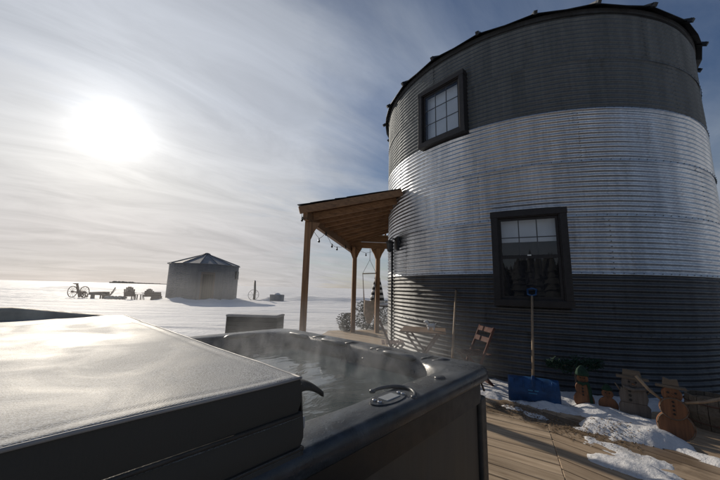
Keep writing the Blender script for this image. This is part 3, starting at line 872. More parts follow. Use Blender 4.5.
# water
wz = RZ - .125
def wl(): return inner(.168, .168, .195, .162, .33, wz, .014)
Wm = MB(); lp = wl(); cx_ = sum(p[0] for p in lp) / len(lp); cy_ = sum(p[1] for p in lp) / len(lp)
rings_ = [[(cx_ + (x - cx_) * f_, cy_ + (y - cy_) * f_, wz) for x, y, z in lp] for f_ in [1 - k * .04 for k in range(25)]]
rings_ = [[(x, y, z + (.002 * fbm(x, y, 7, 3)) * (1 if i > 0 else 0)) for x, y, z in l_] for i, l_ in enumerate(rings_)]
loft(Wm, rings_); obj('water', Wm, M['water'], tub, smooth=True)
# headrest pillows along the far and right rims
def pillow(x, y, rz, w_=.30):
    mb = MB(); n1_, n2_ = 16, 12; vs = []
    for i in range(n1_ + 1):
        u = -1 + 2 * i / n1_; sc = (1 - abs(u) ** 4) ** .5 + .02
        for j in range(n2_):
            t_ = 2 * pi * j / n2_; vs.append((u * w_ / 2, .055 * cos(t_) * sc, .022 * sin(t_) * sc))
    fs = [(i * n2_ + j, i * n2_ + (j + 1) % n2_, (i + 1) * n2_ + (j + 1) % n2_, (i + 1) * n2_ + j) for i in range(n1_) for j in range(n2_)]
    mb.add(vs, fs); o_ = obj('headrest', mb, M['pillow'], tub, smooth=True); o_.location = (x, y, RZ - .015); o_.rotation_euler = (radians(-18), 0, rz)
pillow(HW - .155, -.50, -pi / 2, .26); pillow(HW - .155, .15, -pi / 2, .28); pillow(HW - .155, .62, -pi / 2, .26)
pillow(.45, HL - .15, 0); pillow(-.35, HL - .15, 0)
# raised ribs moulded in the right rim
for k, yy in enumerate((-.78, -.70, -.33, -.27, .0, .4)):
    mb = MB(); mb.tube([(HW - .06, yy - .05, RZ - .008), (HW - .10, yy - .02, RZ - .001), (HW - .15, yy + .03, RZ - .010)], [.006, .011, .006], 10); obj('rim_rib', mb, M['acrylic'], tub, smooth=True)
# jets
for k, (jx, jy) in enumerate(((HW - .172, -.62), (HW - .172, -.2), (HW - .172, .35), (.3, HL - .165), (.62, HL - .165), (-.1, HL - .165))):
    mb = MB(); Mx = Matrix.Rotation(-pi / 2, 3, 'Y') if jx > .8 else Matrix.Rotation(pi / 2, 3, 'X')
    mb.lathe([(.022, -.012), (.022, .006), (.016, .010), (.008, .002)], 16, (jx, jy, RZ - .095), Mx); obj('jet', mb, M['dull_chrome'], tub, smooth=True)
# control panel and curved grab handle on the near rim
px_, py_ = 1.03 - (TS0 + TS1) / 2, .775 - (TT0 + TT1) / 2
def ell(a_, b_, n=28, cx=0, cy=0): return [(cx + a_ * cos(2 * pi * k / n), cy + b_ * sin(2 * pi * k / n)) for k in range(n)]
mb = MB(); mb.prism(ell(.10, .05, 28, px_, py_), RZ - .006, RZ + .003); obj('control_panel', mb, M['acrylic'], tub, bevel=.002)
mb = MB(); mb.box((px_ + .005, py_, RZ + .004), (.085, .048, .004)); cpn = obj('display', mb, M['panelgrey'], tub, bevel=.002)
for k, (dx, dy) in enumerate(((-.07, -.012), (-.07, .014), (.07, .0), (.07, -.02))):
    mb = MB(); mb.lathe([(.009, 0), (.009, .006), (.006, .009)], 12, (px_ + dx, py_ + dy, RZ + .002)); obj('button', mb, M['chrome'], tub)
mb = MB(); arc = [(px_ + .035 + .115 * cos(t_), py_ + .012 + .085 * sin(t_), RZ + .001 + .003 * sin(pi * k_ / 18)) for k_, t_ in [(k_, -1.15 + 2.9 * k_ / 18) for k_ in range(19)]]
mb.tube(arc, [.006 + .003 * sin(pi * k / 18) for k in range(19)], 12); obj('diverter_handle', mb, M['acrylic'], tub, smooth=True)
for e in (arc[0], arc[-1]):
    mb = MB(); mb.lathe([(.013, -.004), (.013, .005), (.007, .009)], 14, (e[0], e[1], RZ)); obj('handle_mount', mb, M['dull_chrome'], tub, smooth=True)
mb = MB(); mb.lathe([(.028, -.004), (.028, .003), (.022, .008), (.006, .009)], 20, (px_ + .42, py_ + .0, RZ - .002)); obj('air_knob', mb, M['acrylic'], tub, smooth=True)
# loose cord on the outer corner
mb = MB(); mb.tube([(HW - .01, -HL + .12, RZ - .06), (HW + .02, -HL + .09, RZ - .10), (HW + .035, -HL + .07, RZ - .17)], .006, 6); obj('cover_strap', mb, M['black'], tub, smooth=True)

# ------------------------------------------------------------------ folded cover
CS1, CS0 = .535, -.50
CT0, CT1 = .700, 2.86
cov = empty('hot_tub_cover', E1 * ((CS0 + CS1) / 2) + E2 * ((CT0 + CT1) / 2) + Vector((0, 0, TZ)), ANG)
tag(cov, 'folded grey vinyl spa cover, frosted on top, resting on the near half of the tub', 'spa cover')
CW, CL = (CS1 - CS0) / 2, (CT1 - CT0) / 2
def slab(name, hw, hl, z0, z1, mt, ox=0, seed=0, rnd_=.004, crown=.0):
    mb = MB(); nu, nv = 56, 100
    top = []; 
    def sg(u): return (1 - (1 - abs(u)) ** 1.7) * (1 if u > 0 else -1)
    vs = []; fs = []
    for i in range(nu + 1):
        for j in range(nv + 1):
            x = hw * sg(-1 + 2 * i / nu); y = hl * sg(-1 + 2 * j / nv)
            d_ = min(hw - abs(x), hl - abs(y))
            ez = -rnd_ * (1 - min(1, d_ / .010)) ** 2
            n_ = fbm(x + seed, y, 2.2, 3) * .007 + .0035 * (1 - abs(fbm(x * .8 + seed * 2, y * .5 + x * .4, 2.6, 2))) ** 6
            pt = .004 * math.exp(-((d_ - .035) / .006) ** 2)
            vs.append((ox + x, y, z1 + ez + n_ * min(1, .55 + d_ / .08) - pt * .6 + crown * (1 - (x / hw) ** 2)))
    fs = [(i * (nv + 1) + j, (i + 1) * (nv + 1) + j, (i + 1) * (nv + 1) + j + 1, i * (nv + 1) + j + 1) for i in range(nu) for j in range(nv)]
    per = [i * (nv + 1) for i in range(nu + 1)] + [nu * (nv + 1) + j for j in range(1, nv + 1)] + [i * (nv + 1) + nv for i in range(nu - 1, -1, -1)] + [j for j in range(nv - 1, 0, -1)]
    base = len(vs); np_ = len(per)
    for lev, (bz, bo) in enumerate(((.65, .004), (.35, .005), (0, 0))):
        for p in per:
            x, y, z = vs[p]; d_ = Vector((x - ox, y)); 
            sx = (1 if x - ox > hw - .001 else -1 if x - ox < -hw + .001 else 0); sy = (1 if y > hl - .001 else -1 if y < -hl + .001 else 0)
            wv = .003 * fbm(x * 2 + seed, y * 2 + lev * 3, 2.5, 2)
            vs.append((x + sx * (bo + wv), y + sy * (bo + wv), z0 + (z1 - z0 - rnd_) * bz))
    prev = per
    for lev in range(3):
        cur = [base + lev * np_ + k for k in range(np_)]
        for k in range(np_): fs.append((prev[k], cur[k], cur[(k + 1) % np_], prev[(k + 1) % np_]))
        prev = cur
    fs.append(tuple(prev))
    mb.add(vs, fs); return obj(name, mb, mt, cov, auto=32)
slab('lower_panel', CW - .0, CL, .004, .088, M['cover'], ox=.012, seed=4)
slab('upper_panel', CW, CL, .094, .188, M['cover'], ox=0, seed=9)
# welts along the seams
def welt(z, hw, hl, ox):
    mb = MB(); P_ = [(ox - hw, -hl, z), (ox + hw, -hl, z), (ox + hw, hl, z), (ox - hw, hl, z)]
    for i in range(4): mb.tube([P_[i], P_[(i + 1) % 4]], .0055, 8)
    obj('seam_welt', mb, M['foam'], cov, smooth=True)
welt(.091, CW + .002, CL + .002, .006); welt(.006, CW + .004, CL + .004, .012)
def ez_(x, y): return .1842 + .55 * .007 * fbm(x + 9, y, 2.2, 3)
mb = MB(); P_ = [(-CW + 2 * CW * i / 30, -CL - .002, ez_(-CW + 2 * CW * i / 30, -CL)) for i in range(30)] + [(CW + .002, -CL + 2 * CL * i / 50, ez_(CW, -CL + 2 * CL * i / 50)) for i in range(51)]
mb.tube(P_, .004, 8); obj('edge_highlight_piping', mb, M['highlight_piping'], cov, smooth=True)  # bright edge line of the cover, its highlight put in as a pale strip
# hanging skirt along the near and open edges
mb = MB(); vs = []; fs = []; n = 60
for i in range(n + 1):
    x = -CW + (2 * CW + .01) * i / n
    for k in range(4): vs.append((x + .006, -CL - .008 - .006 * k / 3 - .003 * fbm(x, k, 4, 3) * k, .010 - .075 * k / 3))
fs = [(i * 4 + k, (i + 1) * 4 + k, (i + 1) * 4 + k + 1, i * 4 + k + 1) for i in range(n) for k in range(3)]
mb.add(vs, fs); o = obj('skirt', mb, M['cover'], cov, smooth=True)
sm = o.modifiers.new('s', 'SOLIDIFY'); sm.thickness = .003
# stiff corner flap sticking out over the water
mb = MB(); vs = []; n = 14
for i in range(n + 1):
    s_ = i / n; wd = .085 * (1 - s_) ** 1.3 + .006
    x = CW - .01 + .165 * s_; z = .165 + .012 * sin(s_ * 2.5) - .075 * s_ ** 1.5
    for k in range(5):
        q = -1 + k / 2; vs.append((x, -CL + .06 + q * wd * .6 + .02 * s_, z - .028 * (q ** 2) * (1 - s_ * .5)))
fs = [(i * 5 + k, (i + 1) * 5 + k, (i + 1) * 5 + k + 1, i * 5 + k + 1) for i in range(n) for k in range(4)]
mb.add(vs, fs); o = obj('corner_flap', mb, M['foam'], cov, smooth=True); sm = o.modifiers.new('s', 'SOLIDIFY'); sm.thickness = .008
# strap with its buckle on the open side
mb = MB(); mb.bar((CW + .006, -CL + .02, .165), (CW + .020, -CL + .02, .05), .035, .004, up=(1, 0, 0)); obj('strap', mb, M['foam'], cov)
mb = MB(); mb.box((CW + .024, -CL + .02, .062), (.012, .028, .03)); obj('buckle', mb, M['panelgrey'], cov, bevel=.003)
# raised, bowed fold at the far edge
mb = MB(); vs = []; n = 40
for i in range(n + 1):
    s_ = i / n; x = CW + .01 - (2 * CW + .9) * s_
    hgt_ = .095 * min(1, s_ / .30) ** .8
    for k in range(7):
        t_ = pi * k / 6
        vs.append((x, CL + .03 - .07 * cos(t_), .165 + hgt_ * sin(t_) ** .5 * (1 + .04 * fbm(x, k, 3, 2))))
fs = [(i * 7 + k, (i + 1) * 7 + k, (i + 1) * 7 + k + 1, i * 7 + k + 1) for i in range(n) for k in range(6)]
fs += [(i * 7, i * 7 + 6, (i + 1) * 7 + 6, (i + 1) * 7) for i in range(n)] + [tuple(range(7))]
mb.add(vs, fs); obj('raised_fold', mb, M['ridge'], cov, auto=60)

# ------------------------------------------------------------------ things on the deck
# snow shovel
shv = empty('snow_shovel', (2.09, 3.80, DZ), radians(-25)); tag(shv, 'snow shovel with wide blue blade and long pale handle leaning on the lower window', 'snow shovel')
mb = MB(); nn = 20; vs = []
for i in range(nn + 1):
    x = -.27 + .54 * i / nn
    for k in range(9):
        s_ = k / 8; vs.append((x, .03 + .10 * s_ - .06 * sin(pi * s_) + .02 * (2 * x / .54) ** 2 * -1, .005 + .27 * s_))
fs = [(i * 9 + k, (i + 1) * 9 + k, (i + 1) * 9 + k + 1, i * 9 + k + 1) for i in range(nn) for k in range(8)]
mb.add(vs, fs); o = obj('blade', mb, M['blue'], shv, smooth=True); s_ = o.modifiers.new('s', 'SOLIDIFY'); s_.thickness = .006
mb = MB(); mb.tube([(-.268, .02, .006), (-.1, .032, .007), (.1, .032, .007), (.268, .02, .006)], .005, 6); obj('wear_strip', mb, M['galv_old'], shv, smooth=True)
for k in (-.2, -.1, .1, .2):
    mb = MB(); mb.tube([(k, .028 - .03, .03), (k, .03, .10), (k, .05 - .03, .17), (k, .085, .25)], .005, 6); obj('blade_rib', mb, M['blue'], shv, smooth=True)
mb = MB(); mb.box((-.035, .004, .150), (.05, .003, .012)); mb.box((.03, .004, .150), (.04, .003, .012)); mb.box((-.01, -.001, .120), (.09, .003, .008)); obj('blade_print', mb, M['pale_blue'], shv)
inv = shv.rotation_euler.to_matrix().inverted() if False else Matrix.Rotation(radians(25), 3, 'Z')
topw = Vector((2.43, 4.31, 1.30)); tl = inv @ (topw - Vector(shv.location))
bl = Vector((.0, .055, .16))
mb = MB(); mb.tube([bl, bl.lerp(tl, .5) + Vector((0, -.004, 0)), tl], .0145, 10); obj('handle', mb, M['pale_wood'], shv, smooth=True)
mb = MB(); mb.tube([bl - Vector((0, .0, .06)), bl, bl.lerp(tl, .12)], [.02, .024, .019], 10); obj('socket', mb, M['blue'], shv, smooth=True)
dd = (tl - bl).normalized(); gx = Vector((1, 0, 0))
mb = MB(); mb.tube([tl - dd * .05, tl, tl + dd * .02 + gx * .05, tl + dd * .10 + gx * .055, tl + dd * .115, tl + dd * .10 - gx * .055, tl + dd * .02 - gx * .05, tl], .013, 8); obj('grip', mb, M['blue'], shv, smooth=True)

# long handle leaning on the bin wall
hp = empty('leaning_pole', (1.34, 4.55, DZ)); tag(hp, 'long pale wooden tool handle leaning against the bin wall by the bistro table', 'tool handle')
mb = MB(); mb.tube([(0, 0, 0), (.12, .23, .64), (.245, .455, 1.30)], [.016, .0165, .014], 10); obj('shaft', mb, M['pale_wood'], hp, smooth=True)
mb = MB(); mb.tube([(.245, .455, 1.30), (.250, .464, 1.325)], [.015, .012], 10); obj('end_cap', mb, M['black'], hp, smooth=True)
mb = MB(); mb.box((0, -.01, .03), (.26, .05, .06)); obj('broom_head', mb, M['black'], hp, bevel=.01)

# bistro table
tb = empty('bistro_table', (1.01, 4.82, DZ), radians(-15)); tag(tb, 'small folding bistro table with slatted wood top and red crossed legs', 'table')
for k in range(6):
    mb = MB(); mb.box((0, -.26 + .104 * k, .685), (.66, .092, .02)); obj('slat', mb, M['table_wood'], tb, bevel=.003)
for s_ in (-1, 1):
    mb = MB(); mb.bar((s_ * .22, -.30, .665), (s_ * .22, .30, .665), .03, .02); obj('top_batten', mb, M['table_wood'], tb)
    for q in (-1, 1):
        mb = MB(); mb.bar((-q * .24, s_ * .24, 0.0), (q * .24, s_ * .24, .66), .022, .03); obj('leg', mb, M['red_wood'], tb, bevel=.003)
for q in (-1, 1):
    mb = MB(); mb.bar((q * .20, -.24, .08), (q * .20, .24, .08), .02, .02); obj('stretcher', mb, M['red_wood'], tb)

# white figurine
fg = empty('table_ornament', (1.10, 4.72, DZ + .697)); tag(fg, 'small white ceramic dog ornament standing on the bistro table', 'ornament')
mb = MB(); mb.tube([(-.055, 0, .05), (-.04, 0, .065), (.0, 0, .068), (.045, 0, .07), (.06, 0, .055)], [.012, .035, .032, .036, .015], 12); obj('body', mb, M['white'], fg, smooth=True)
mb = MB(); mb.tube([(-.035, 0, .08), (-.06, 0, .115), (-.075, 0, .125), (-.105, 0, .118)], [.022, .026, .024, .009], 12); obj('head', mb, M['white'], fg, smooth=True)
for sx in (-.035, .045):
    for sy in (-.018, .018):
        mb = MB(); mb.tube([(sx, sy, .05), (sx, sy, 0)], [.012, .009], 8); obj('leg', mb, M['white'], fg, smooth=True)
for sy in (-.012, .012):
    mb = MB(); mb.tube([(-.062, sy, .13), (-.058, sy * 1.6, .155)], [.009, .003], 6); obj('ear', mb, M['white'], fg, smooth=True)
mb = MB(); mb.tube([(.06, 0, .075), (.085, 0, .11)], [.008, .004], 6); obj('tail', mb, M['white'], fg, smooth=True)

def folding_chair(loc, rz, label):
    c_ = empty('folding_chair', loc, rz); tag(c_, label, 'chair', 'folding chairs at the bistro table')
    for s_ in (-1, 1):
        mb = MB(); mb.bar((s_ * .19, -.16, 0), (s_ * .19, .20, .80), .022, .032); obj('back_leg', mb, M['red_wood'], c_, bevel=.003)
        mb = MB(); mb.bar((s_ * .165, .20, 0), (s_ * .165, -.18, .43), .022, .03); obj('front_leg', mb, M['red_wood'], c_, bevel=.003)
    for k in range(6):
        mb = MB(); mb.box((0, -.18 + .062 * k, .44), (.36, .05, .014)); obj('seat_slat', mb, M['red_wood'], c_, bevel=.002)
    for z_ in (.63, .76):
        mb = MB(); y_ = -.16 + .45 * z_; mb.box((0, y_ - .005, z_), (.40, .016, .07), Matrix.Rotation(radians(-24), 3, 'X')); obj('back_slat', mb, M['red_wood'], c_, bevel=.002)
    for (y_, z_) in ((-.15, .10), (.15, .056)):
        mb = MB(); mb.bar((-.18, y_, z_), (.18, y_, z_), .018, .018); obj('stretcher', mb, M['red_wood'], c_)
    return c_
folding_chair((.55, 5.15, DZ), radians(88), 'folding slatted wooden chair at the left end of the bistro table')
folding_chair((1.66, 4.48, DZ), radians(-84), 'reddish folding wooden chair standing to the right of the leaning handle')

# snowman cut-outs
def disc(cx, cz, r, th=.03, n=26):
    p = [(cx + r * cos(2 * pi * k / n), cz + r * .98 * sin(2 * pi * k / n)) for k in range(n)]
    return p
MY = Matrix(((1, 0, 0), (0, 0, -1), (0, 1, 0)))      # polygon x,z plane, thickness along -y
def plate(name, poly, y0, y1, mt, par, bev=.004): 
    mb = MB(); mb.prism(poly, y0, y1, MY); return obj(name, mb, mt, par, bevel=bev)
def face(par, cx, cz, r, yf, mt=None, carrot=True):
    for s_ in (-1, 1): plate('eye', disc(cx + s_ * r * .36, cz + r * .22, r * .13, n=12), yf, yf + .006, M['paint_black'], par, 0)
    if carrot:
        mb = MB(); mb.tube([(cx, -yf, cz - r * .02), (cx + .02, -yf - .035, cz - r * .06)], [.009, .002], 8); obj('nose', mb, M['orange_wood'], par)
    for k in range(5):
        a_ = radians(210 + 30 * k); plate('mouth_dot', disc(cx + r * .42 * cos(a_), cz - r * .1 + r * .42 * sin(a_), r * .05, n=8), yf, yf + .005, M['paint_black'], par, 0)
# the large one with raised stick arms
s3 = empty('wooden_snowman', (2.93, 3.0, DZ), radians(-38)); tag(s3, 'orange wood slice snowman with hat and raised stick arms', 'snowman')
plate('bottom_slice', disc(0, .125, .128), .0, .035, M['orange_wood'], s3)
plate('middle_slice', disc(.0, .275, .098), .012, .045, M['orange_wood'], s3)
plate('head_slice', disc(.0, .395, .070), .0, .035, M['orange_wood'], s3)
for cz_, r_, yy in ((.125, .128, .035), (.275, .098, .045)):
    n = 26
    mb = MB(); mb.tube([(r_ * .93 * cos(2 * pi * k / n), -yy - .001, cz_ + r_ * .93 * sin(2 * pi * k / n)) for k in range(n + 1)], .004, 6); obj('bark_ring', mb, M['hat_wood'], s3, smooth=True)
plate('hat_brim', [(-.105, .452), (.105, .446), (.10, .470), (-.10, .474)], -.008, .045, M['hat_wood'], s3)
plate('hat_crown', [(-.055, .472), (.058, .470), (.048, .535), (.0, .525), (-.045, .54)], .0, .036, M['hat_wood'], s3)
face(s3, 0, .395, .07, .035)
for k in range(4): plate('button', disc(0, .335 - .035 * k, .009, n=10), .045, .053, M['paint_black'], s3, 0)
mb = MB(); mb.tube([(-.07, -.02, .33), (-.15, -.025, .40), (-.235, -.02, .515)], [.011, .013, .016], 8); obj('arm', mb, M['pale_wood'], s3, smooth=True)
mb = MB(); mb.tube([(.07, -.02, .335), (.20, -.03, .375), (.33, -.02, .435)], [.011, .012, .015], 8); obj('arm', mb, M['pale_wood'], s3, smooth=True)
# the grey one built of square boards
s2 = empty('wooden_snowman', (2.945, 3.43, DZ), radians(-36)); tag(s2, 'grey board snowman with wide hat standing between the two orange ones', 'snowman')
plate('bottom_board', [(-.125, 0), (.115, 0), (.125, .14), (.10, .17), (-.11, .17), (-.13, .13)], 0, .035, M['grey_wood'], s2)
plate('middle_board', [(-.11, .172), (.10, .172), (.115, .23), (.10, .315), (-.10, .315), (-.12, .24)], .006, .041, M['grey_wood'], s2)
plate('head_board', [(-.085, .317), (.085, .317), (.09, .37), (.08, .415), (-.08, .415), (-.09, .36)], 0, .035, M['grey_wood'], s2)
plate('hat_brim', [(-.13, .415), (.135, .405), (.13, .432), (-.125, .442)], -.01, .05, M['hat_wood'], s2)
plate('hat_crown', [(-.075, .436), (.08, .430), (.07, .50), (-.068, .505)], 0, .038, M['hat_wood'], s2)
face(s2, 0, .365, .075, .035)
for k in range(3): plate('button', disc(-.03, .29 - .045 * k, .013, n=10), .041, .049, M['paint_black'], s2, 0)
mb = MB(); mb.tube([(-.08, -.045, .325), (0, -.055, .31), (.085, -.045, .325), (.15, -.05, .345)], [.016, .018, .016, .012], 8); obj('scarf', mb, M['grey_wood'], s2, smooth=True)
mb = MB(); mb.tube([(.09, -.02, .26), (.15, -.03, .33)], [.010, .007], 8); obj('arm', mb, M['hat_wood'], s2, smooth=True)
mb = MB(); mb.tube([(-.10, -.02, .27), (-.145, -.03, .35)], [.010, .007], 8); obj('arm', mb, M['hat_wood'], s2, smooth=True)
# the tall thin one with green hat and scarf
s1 = empty('wooden_snowman', (2.62, 3.72, DZ), radians(-33)); tag(s1, 'slim orange wood snowman with green hat and long green scarf', 'snowman')
plate('bottom_slice', disc(0, .095, .098), 0, .03, M['orange_wood'], s1)
plate('middle_slice', disc(0, .225, .075), .008, .038, M['orange_wood'], s1)
plate('head_slice', disc(0, .325, .055), 0, .03, M['orange_wood'], s1)
mb = MB(); mb.lathe([(.07, .365), (.068, .385), (.05, .43), (.02, .465), (.004, .475)], 14, (0, -.015, 0)); obj('hat', mb, M['green_cloth'], s1, smooth=True)
mb = MB(); mb.tube([(-.05, -.04, .285), (0, -.055, .275), (.045, -.045, .29), (.06, -.045, .22), (.065, -.045, .12), (.07, -.045, .05)], [.015, .018, .018, .017, .016, .014], 8); obj('scarf', mb, M['green_cloth'], s1, smooth=True)
face(s1, 0, .325, .055, .03)
for k in range(4): plate('button', disc(-.005, .26 - .035 * k, .010, n=10), .038, .046, M['paint_black'], s1, 0)
# small one beside it
s0 = empty('wooden_snowman', (2.80, 3.60, DZ), radians(-33)); tag(s0, 'small two slice wooden snowman leaning beside the green scarfed one', 'snowman')
plate('bottom_slice', disc(0, .085, .088), 0, .03, M['orange_wood'], s0)
plate('head_slice', disc(.0, .205, .052), 0, .03, M['orange_wood'], s0)
mb = MB(); mb.lathe([(.05, .245), (.045, .265), (.02, .30), (.004, .31)], 12, (0, -.015, 0)); obj('hat', mb, M['green_cloth'], s0, smooth=True)
face(s0, 0, .205, .05, .03)
# green bow shape behind the slim snowman
gbow = empty('evergreen_swag', (2.72, 3.98, DZ)); tag(gbow, 'dark green evergreen swag spreading behind the slim snowman with green hat', 'swag')
mb = MB()
for k in range(420):
    side = random.choice((-1, 1)); s_ = random.random()
    c_ = Vector((side * .34 * s_, random.gauss(0, .02), .40 + .03 * s_ + random.gauss(0, .035 * (1.2 - s_ * .6))))
    M3 = Matrix.Rotation(random.uniform(0, 6.3), 3, 'Z') @ Matrix.Rotation(random.uniform(-1, 1), 3, 'Y')
    mb.box(c_, (.07, .004, .008), M3)
o = obj('needles', mb, M['green_cloth'], gbow); tag(o, kind='stuff')
mb = MB(); mb.tube([(-.3, 0, .42), (0, 0, .40), (.3, 0, .42)], .008, 6); mb.tube([(0, 0, 0), (0, 0, .40)], .008, 6); obj('stem', mb, M['hat_wood'], gbow)
# dark stump / planter at the far right
st_ = empty('wooden_barrel', (3.60, 3.28, DZ)); tag(st_, 'dark wooden barrel planter behind the snowman with raised arms', 'barrel')
for k in range(16):
    a_ = 2 * pi * k / 16; vs = []
    for z_, r_ in ((0, .165), (.15, .20), (.30, .185)):
        for da in (-pi / 16 * .94, pi / 16 * .94):
            for dr in (0, -.02): vs.append(((r_ + dr) * cos(a_ + da), (r_ + dr) * sin(a_ + da), z_))
    mb = MB(); mb.add(vs, [(0, 2, 6, 4), (4, 6, 10, 8), (1, 5, 7, 3), (5, 9, 11, 7), (8, 10, 11, 9), (0, 1, 3, 2), (0, 4, 5, 1), (4, 8, 9, 5), (2, 3, 7, 6), (6, 7, 11, 10)])
    obj('stave', mb, M['hat_wood'], st_)
for z_, r_ in ((.06, .184), (.24, .196)):
    mb = MB(); mb.tube([(r_ * cos(2 * pi * k / 32), r_ * sin(2 * pi * k / 32), z_) for k in range(33)], .006, 6); obj('hoop', mb, M['rust'], st_)
mb = MB(); mb.lathe([(.17, .24), (.15, .26), (.05, .275), (.005, .28)], 20); obj('soil', mb, M['soil'], st_, smooth=True)

# small shrubs, swing, umbrella beyond the porch
def shrub(loc, h_, w_, label, group='frosted shrubs beyond the porch', n=500):
    s_ = empty('shrub', loc); tag(s_, label, 'shrub', group)
    mb = MB()
    for k in range(7):
        a_ = random.uniform(0, 6.3); mb.tube([(0, 0, 0), (w_ * .25 * cos(a_), w_ * .25 * sin(a_), h_ * .5), (w_ * .42 * cos(a_), w_ * .42 * sin(a_), h_ * .85)], [.012, .008, .003], 5)
    obj('stem', mb, M['hat_wood'], s_)
    lf = MB()
    for k in range(n):
        a_ = random.uniform(0, 6.3); u = random.random() ** .5; z_ = random.uniform(.05, 1)
        rr_ = w_ * .5 * u * sqrt(max(.02, 1 - (2 * z_ - 1) ** 2 * .8)) * (1 + .3 * sin(a_ * 3 + z_ * 5))
        M3 = Matrix.Rotation(random.uniform(0, 6.3), 3, 'Z') @ Matrix.Rotation(random.uniform(-1.4, 1.4), 3, 'X')
        s2_ = random.uniform(.02, .045)
        c_ = Vector((rr_ * cos(a_), rr_ * sin(a_), z_ * h_))
        v_ = [c_ + M3 @ Vector(p) for p in ((-s2_, 0, 0), (0, -s2_ * .5, 0), (s2_, 0, 0), (0, s2_ * .5, .01))]
        lf.add(v_, [(0, 1, 2, 3)])
    o_ = obj('foliage', lf, M['frost_leaf'], s_); tag(o_, kind='stuff')
m, t, b = mat('frosted_leaves')
g = t.n.new('ShaderNodeNewGeometry')
t.link(t.ramp(g.outputs['Random Per Island'], [(0, (.07, .085, .07)), (.6, (.16, .17, .15)), (1, (.5, .5, .5))]), b.inputs['Base Color']); b.inputs['Roughness'].default_value = .8
M['frost_leaf'] = m
shrub((-.36, 9.8, -.03), .60, .55, 'small frosted shrub left of the middle porch post', n=1200)
shrub((.30, 10.6, -.03), .95, 1.0, 'larger dark frosted shrub between the two far porch posts', n=2200)
shrub((1.15, 11.8, -.03), .95, 1.2, 'low frosted shrub behind the covered patio table', n=2200)

sw = empty('hanging_chair', (.32, 9.36, 2.58)); tag(sw, 'tan fabric hammock chair hanging on ropes from the porch girder', 'hanging chair')
mb = MB(); mb.tube([(0, 0, 0), (0, 0, -.35)], .008, 6); obj('hang_rope', mb, M['rope'], sw)
mb = MB(); mb.tube([(-.22, 0, -.78), (.22, 0, -.76)], .016, 8); obj('spreader_bar', mb, M['pale_wood'], sw, smooth=True)
for s_ in (-1, 1):
    mb = MB(); mb.tube([(0, 0, -.35), (s_ * .21, 0, -.77)], .006, 6); obj('rope', mb, M['rope'], sw)
    mb = MB(); mb.tube([(s_ * .21, 0, -.78), (s_ * .18, 0, -1.2), (s_ * .15, 0, -1.62)], [.010, .014, .02], 6); obj('side_strap', mb, M['black' if s_ > 0 else 'tan_cloth'], sw)
mb = MB(); vs = []; n1_, n2_ = 16, 16
for i in range(n1_ + 1):
    u = i / n1_; z_ = -1.58 - .68 * u; r_ = .15 * (1 - .55 * max(0, u - .6) / .4) * (1 + .10 * sin(u * 5))
    for j in range(n2_):
        t_ = 2 * pi * j / n2_; vs.append((r_ * cos(t_) * (1 + .05 * cos(5 * t_)), r_ * .8 * sin(t_), z_ + (.02 * cos(t_ * 2) if u < .2 else 0)))
fs = [(i * n2_ + j, i * n2_ + (j + 1) % n2_, (i + 1) * n2_ + (j + 1) % n2_, (i + 1) * n2_ + j) for i in range(n1_) for j in range(n2_)] + [tuple(n1_ * n2_ + j for j in range(n2_))]
mb.add(vs, fs); obj('seat_bag', mb, M['tan_cloth'], sw, smooth=True)

um = empty('patio_umbrella', (.655, 10.9, -.02)); tag(um, 'closed patio umbrella with black and white stripes behind the far porch post', 'umbrella')
mb = MB(); mb.tube([(0, 0, 0), (0, 0, 2.0)], .022, 8); obj('pole', mb, M['black'], um, smooth=True)
NS = 12; z0_, z1_ = .88, 1.98
for k in range(NS):
    za, zb = z0_ + (z1_ - z0_) * k / NS, z0_ + (z1_ - z0_) * (k + 1) / NS
    mb = MB(); vs = []; n = 24
    for z_ in (za, (za + zb) / 2, zb):
        s_ = (z_ - z0_) / (z1_ - z0_); r_ = .215 * (1 - s_) ** .75 + .03
        for j in range(n): t_ = 2 * pi * j / n; rr_ = r_ * (1 + .22 * cos(8 * t_ + z_ * 2) * .5); vs.append((rr_ * cos(t_), rr_ * sin(t_), z_))
    fs = [(i * n + j, i * n + (j + 1) % n, (i + 1) * n + (j + 1) % n, (i + 1) * n + j) for i in range(2) for j in range(n)]
    mb.add(vs, fs); o = obj('stripe', mb, M['cloth_b' if k % 2 else 'cloth_w'], um, smooth=True); s_ = o.modifiers.new('s', 'SOLIDIFY'); s_.thickness = .004
mb = MB(); mb.lathe([(.03, 1.97), (.02, 2.02), (.005, 2.06)], 10); obj('finial', mb, M['cedar'], um)
mb = MB(); mb.lathe([(.26, 0), (.26, .05), (.05, .08), (.04, .2)], 24); obj('base', mb, M['black'], um)
pt_ = empty('patio_table', (.86, 10.9, -.02)); tag(pt_, 'round patio table with dark top standing around the closed striped umbrella', 'table')
mb = MB(); vs = []; n = 28
for r_, z_ in ((.07, .80), (.50, .80), (.50, .775), (.07, .775)):
    for j in range(n): vs.append((r_ * cos(2 * pi * j / n) - .14 * (r_ < .1), r_ * sin(2 * pi * j / n), z_))
fs = [(i * n + j, i * n + (j + 1) % n, ((i + 1) % 4) * n + (j + 1) % n, ((i + 1) % 4) * n + j) for i in range(4) for j in range(n)]
mb.add(vs, fs); obj('table_top', mb, M['black'], pt_)
for k in range(4):
    a_ = radians(45 + 90 * k); mb = MB(); mb.tube([(.42 * cos(a_), .42 * sin(a_), .776), (.36 * cos(a_), .36 * sin(a_), .4), (.44 * cos(a_), .44 * sin(a_), 0)], .018, 8); obj('leg', mb, M['black'], pt_, smooth=True)
for k in range(6):
    a_ = radians(60 * k); mb = MB()
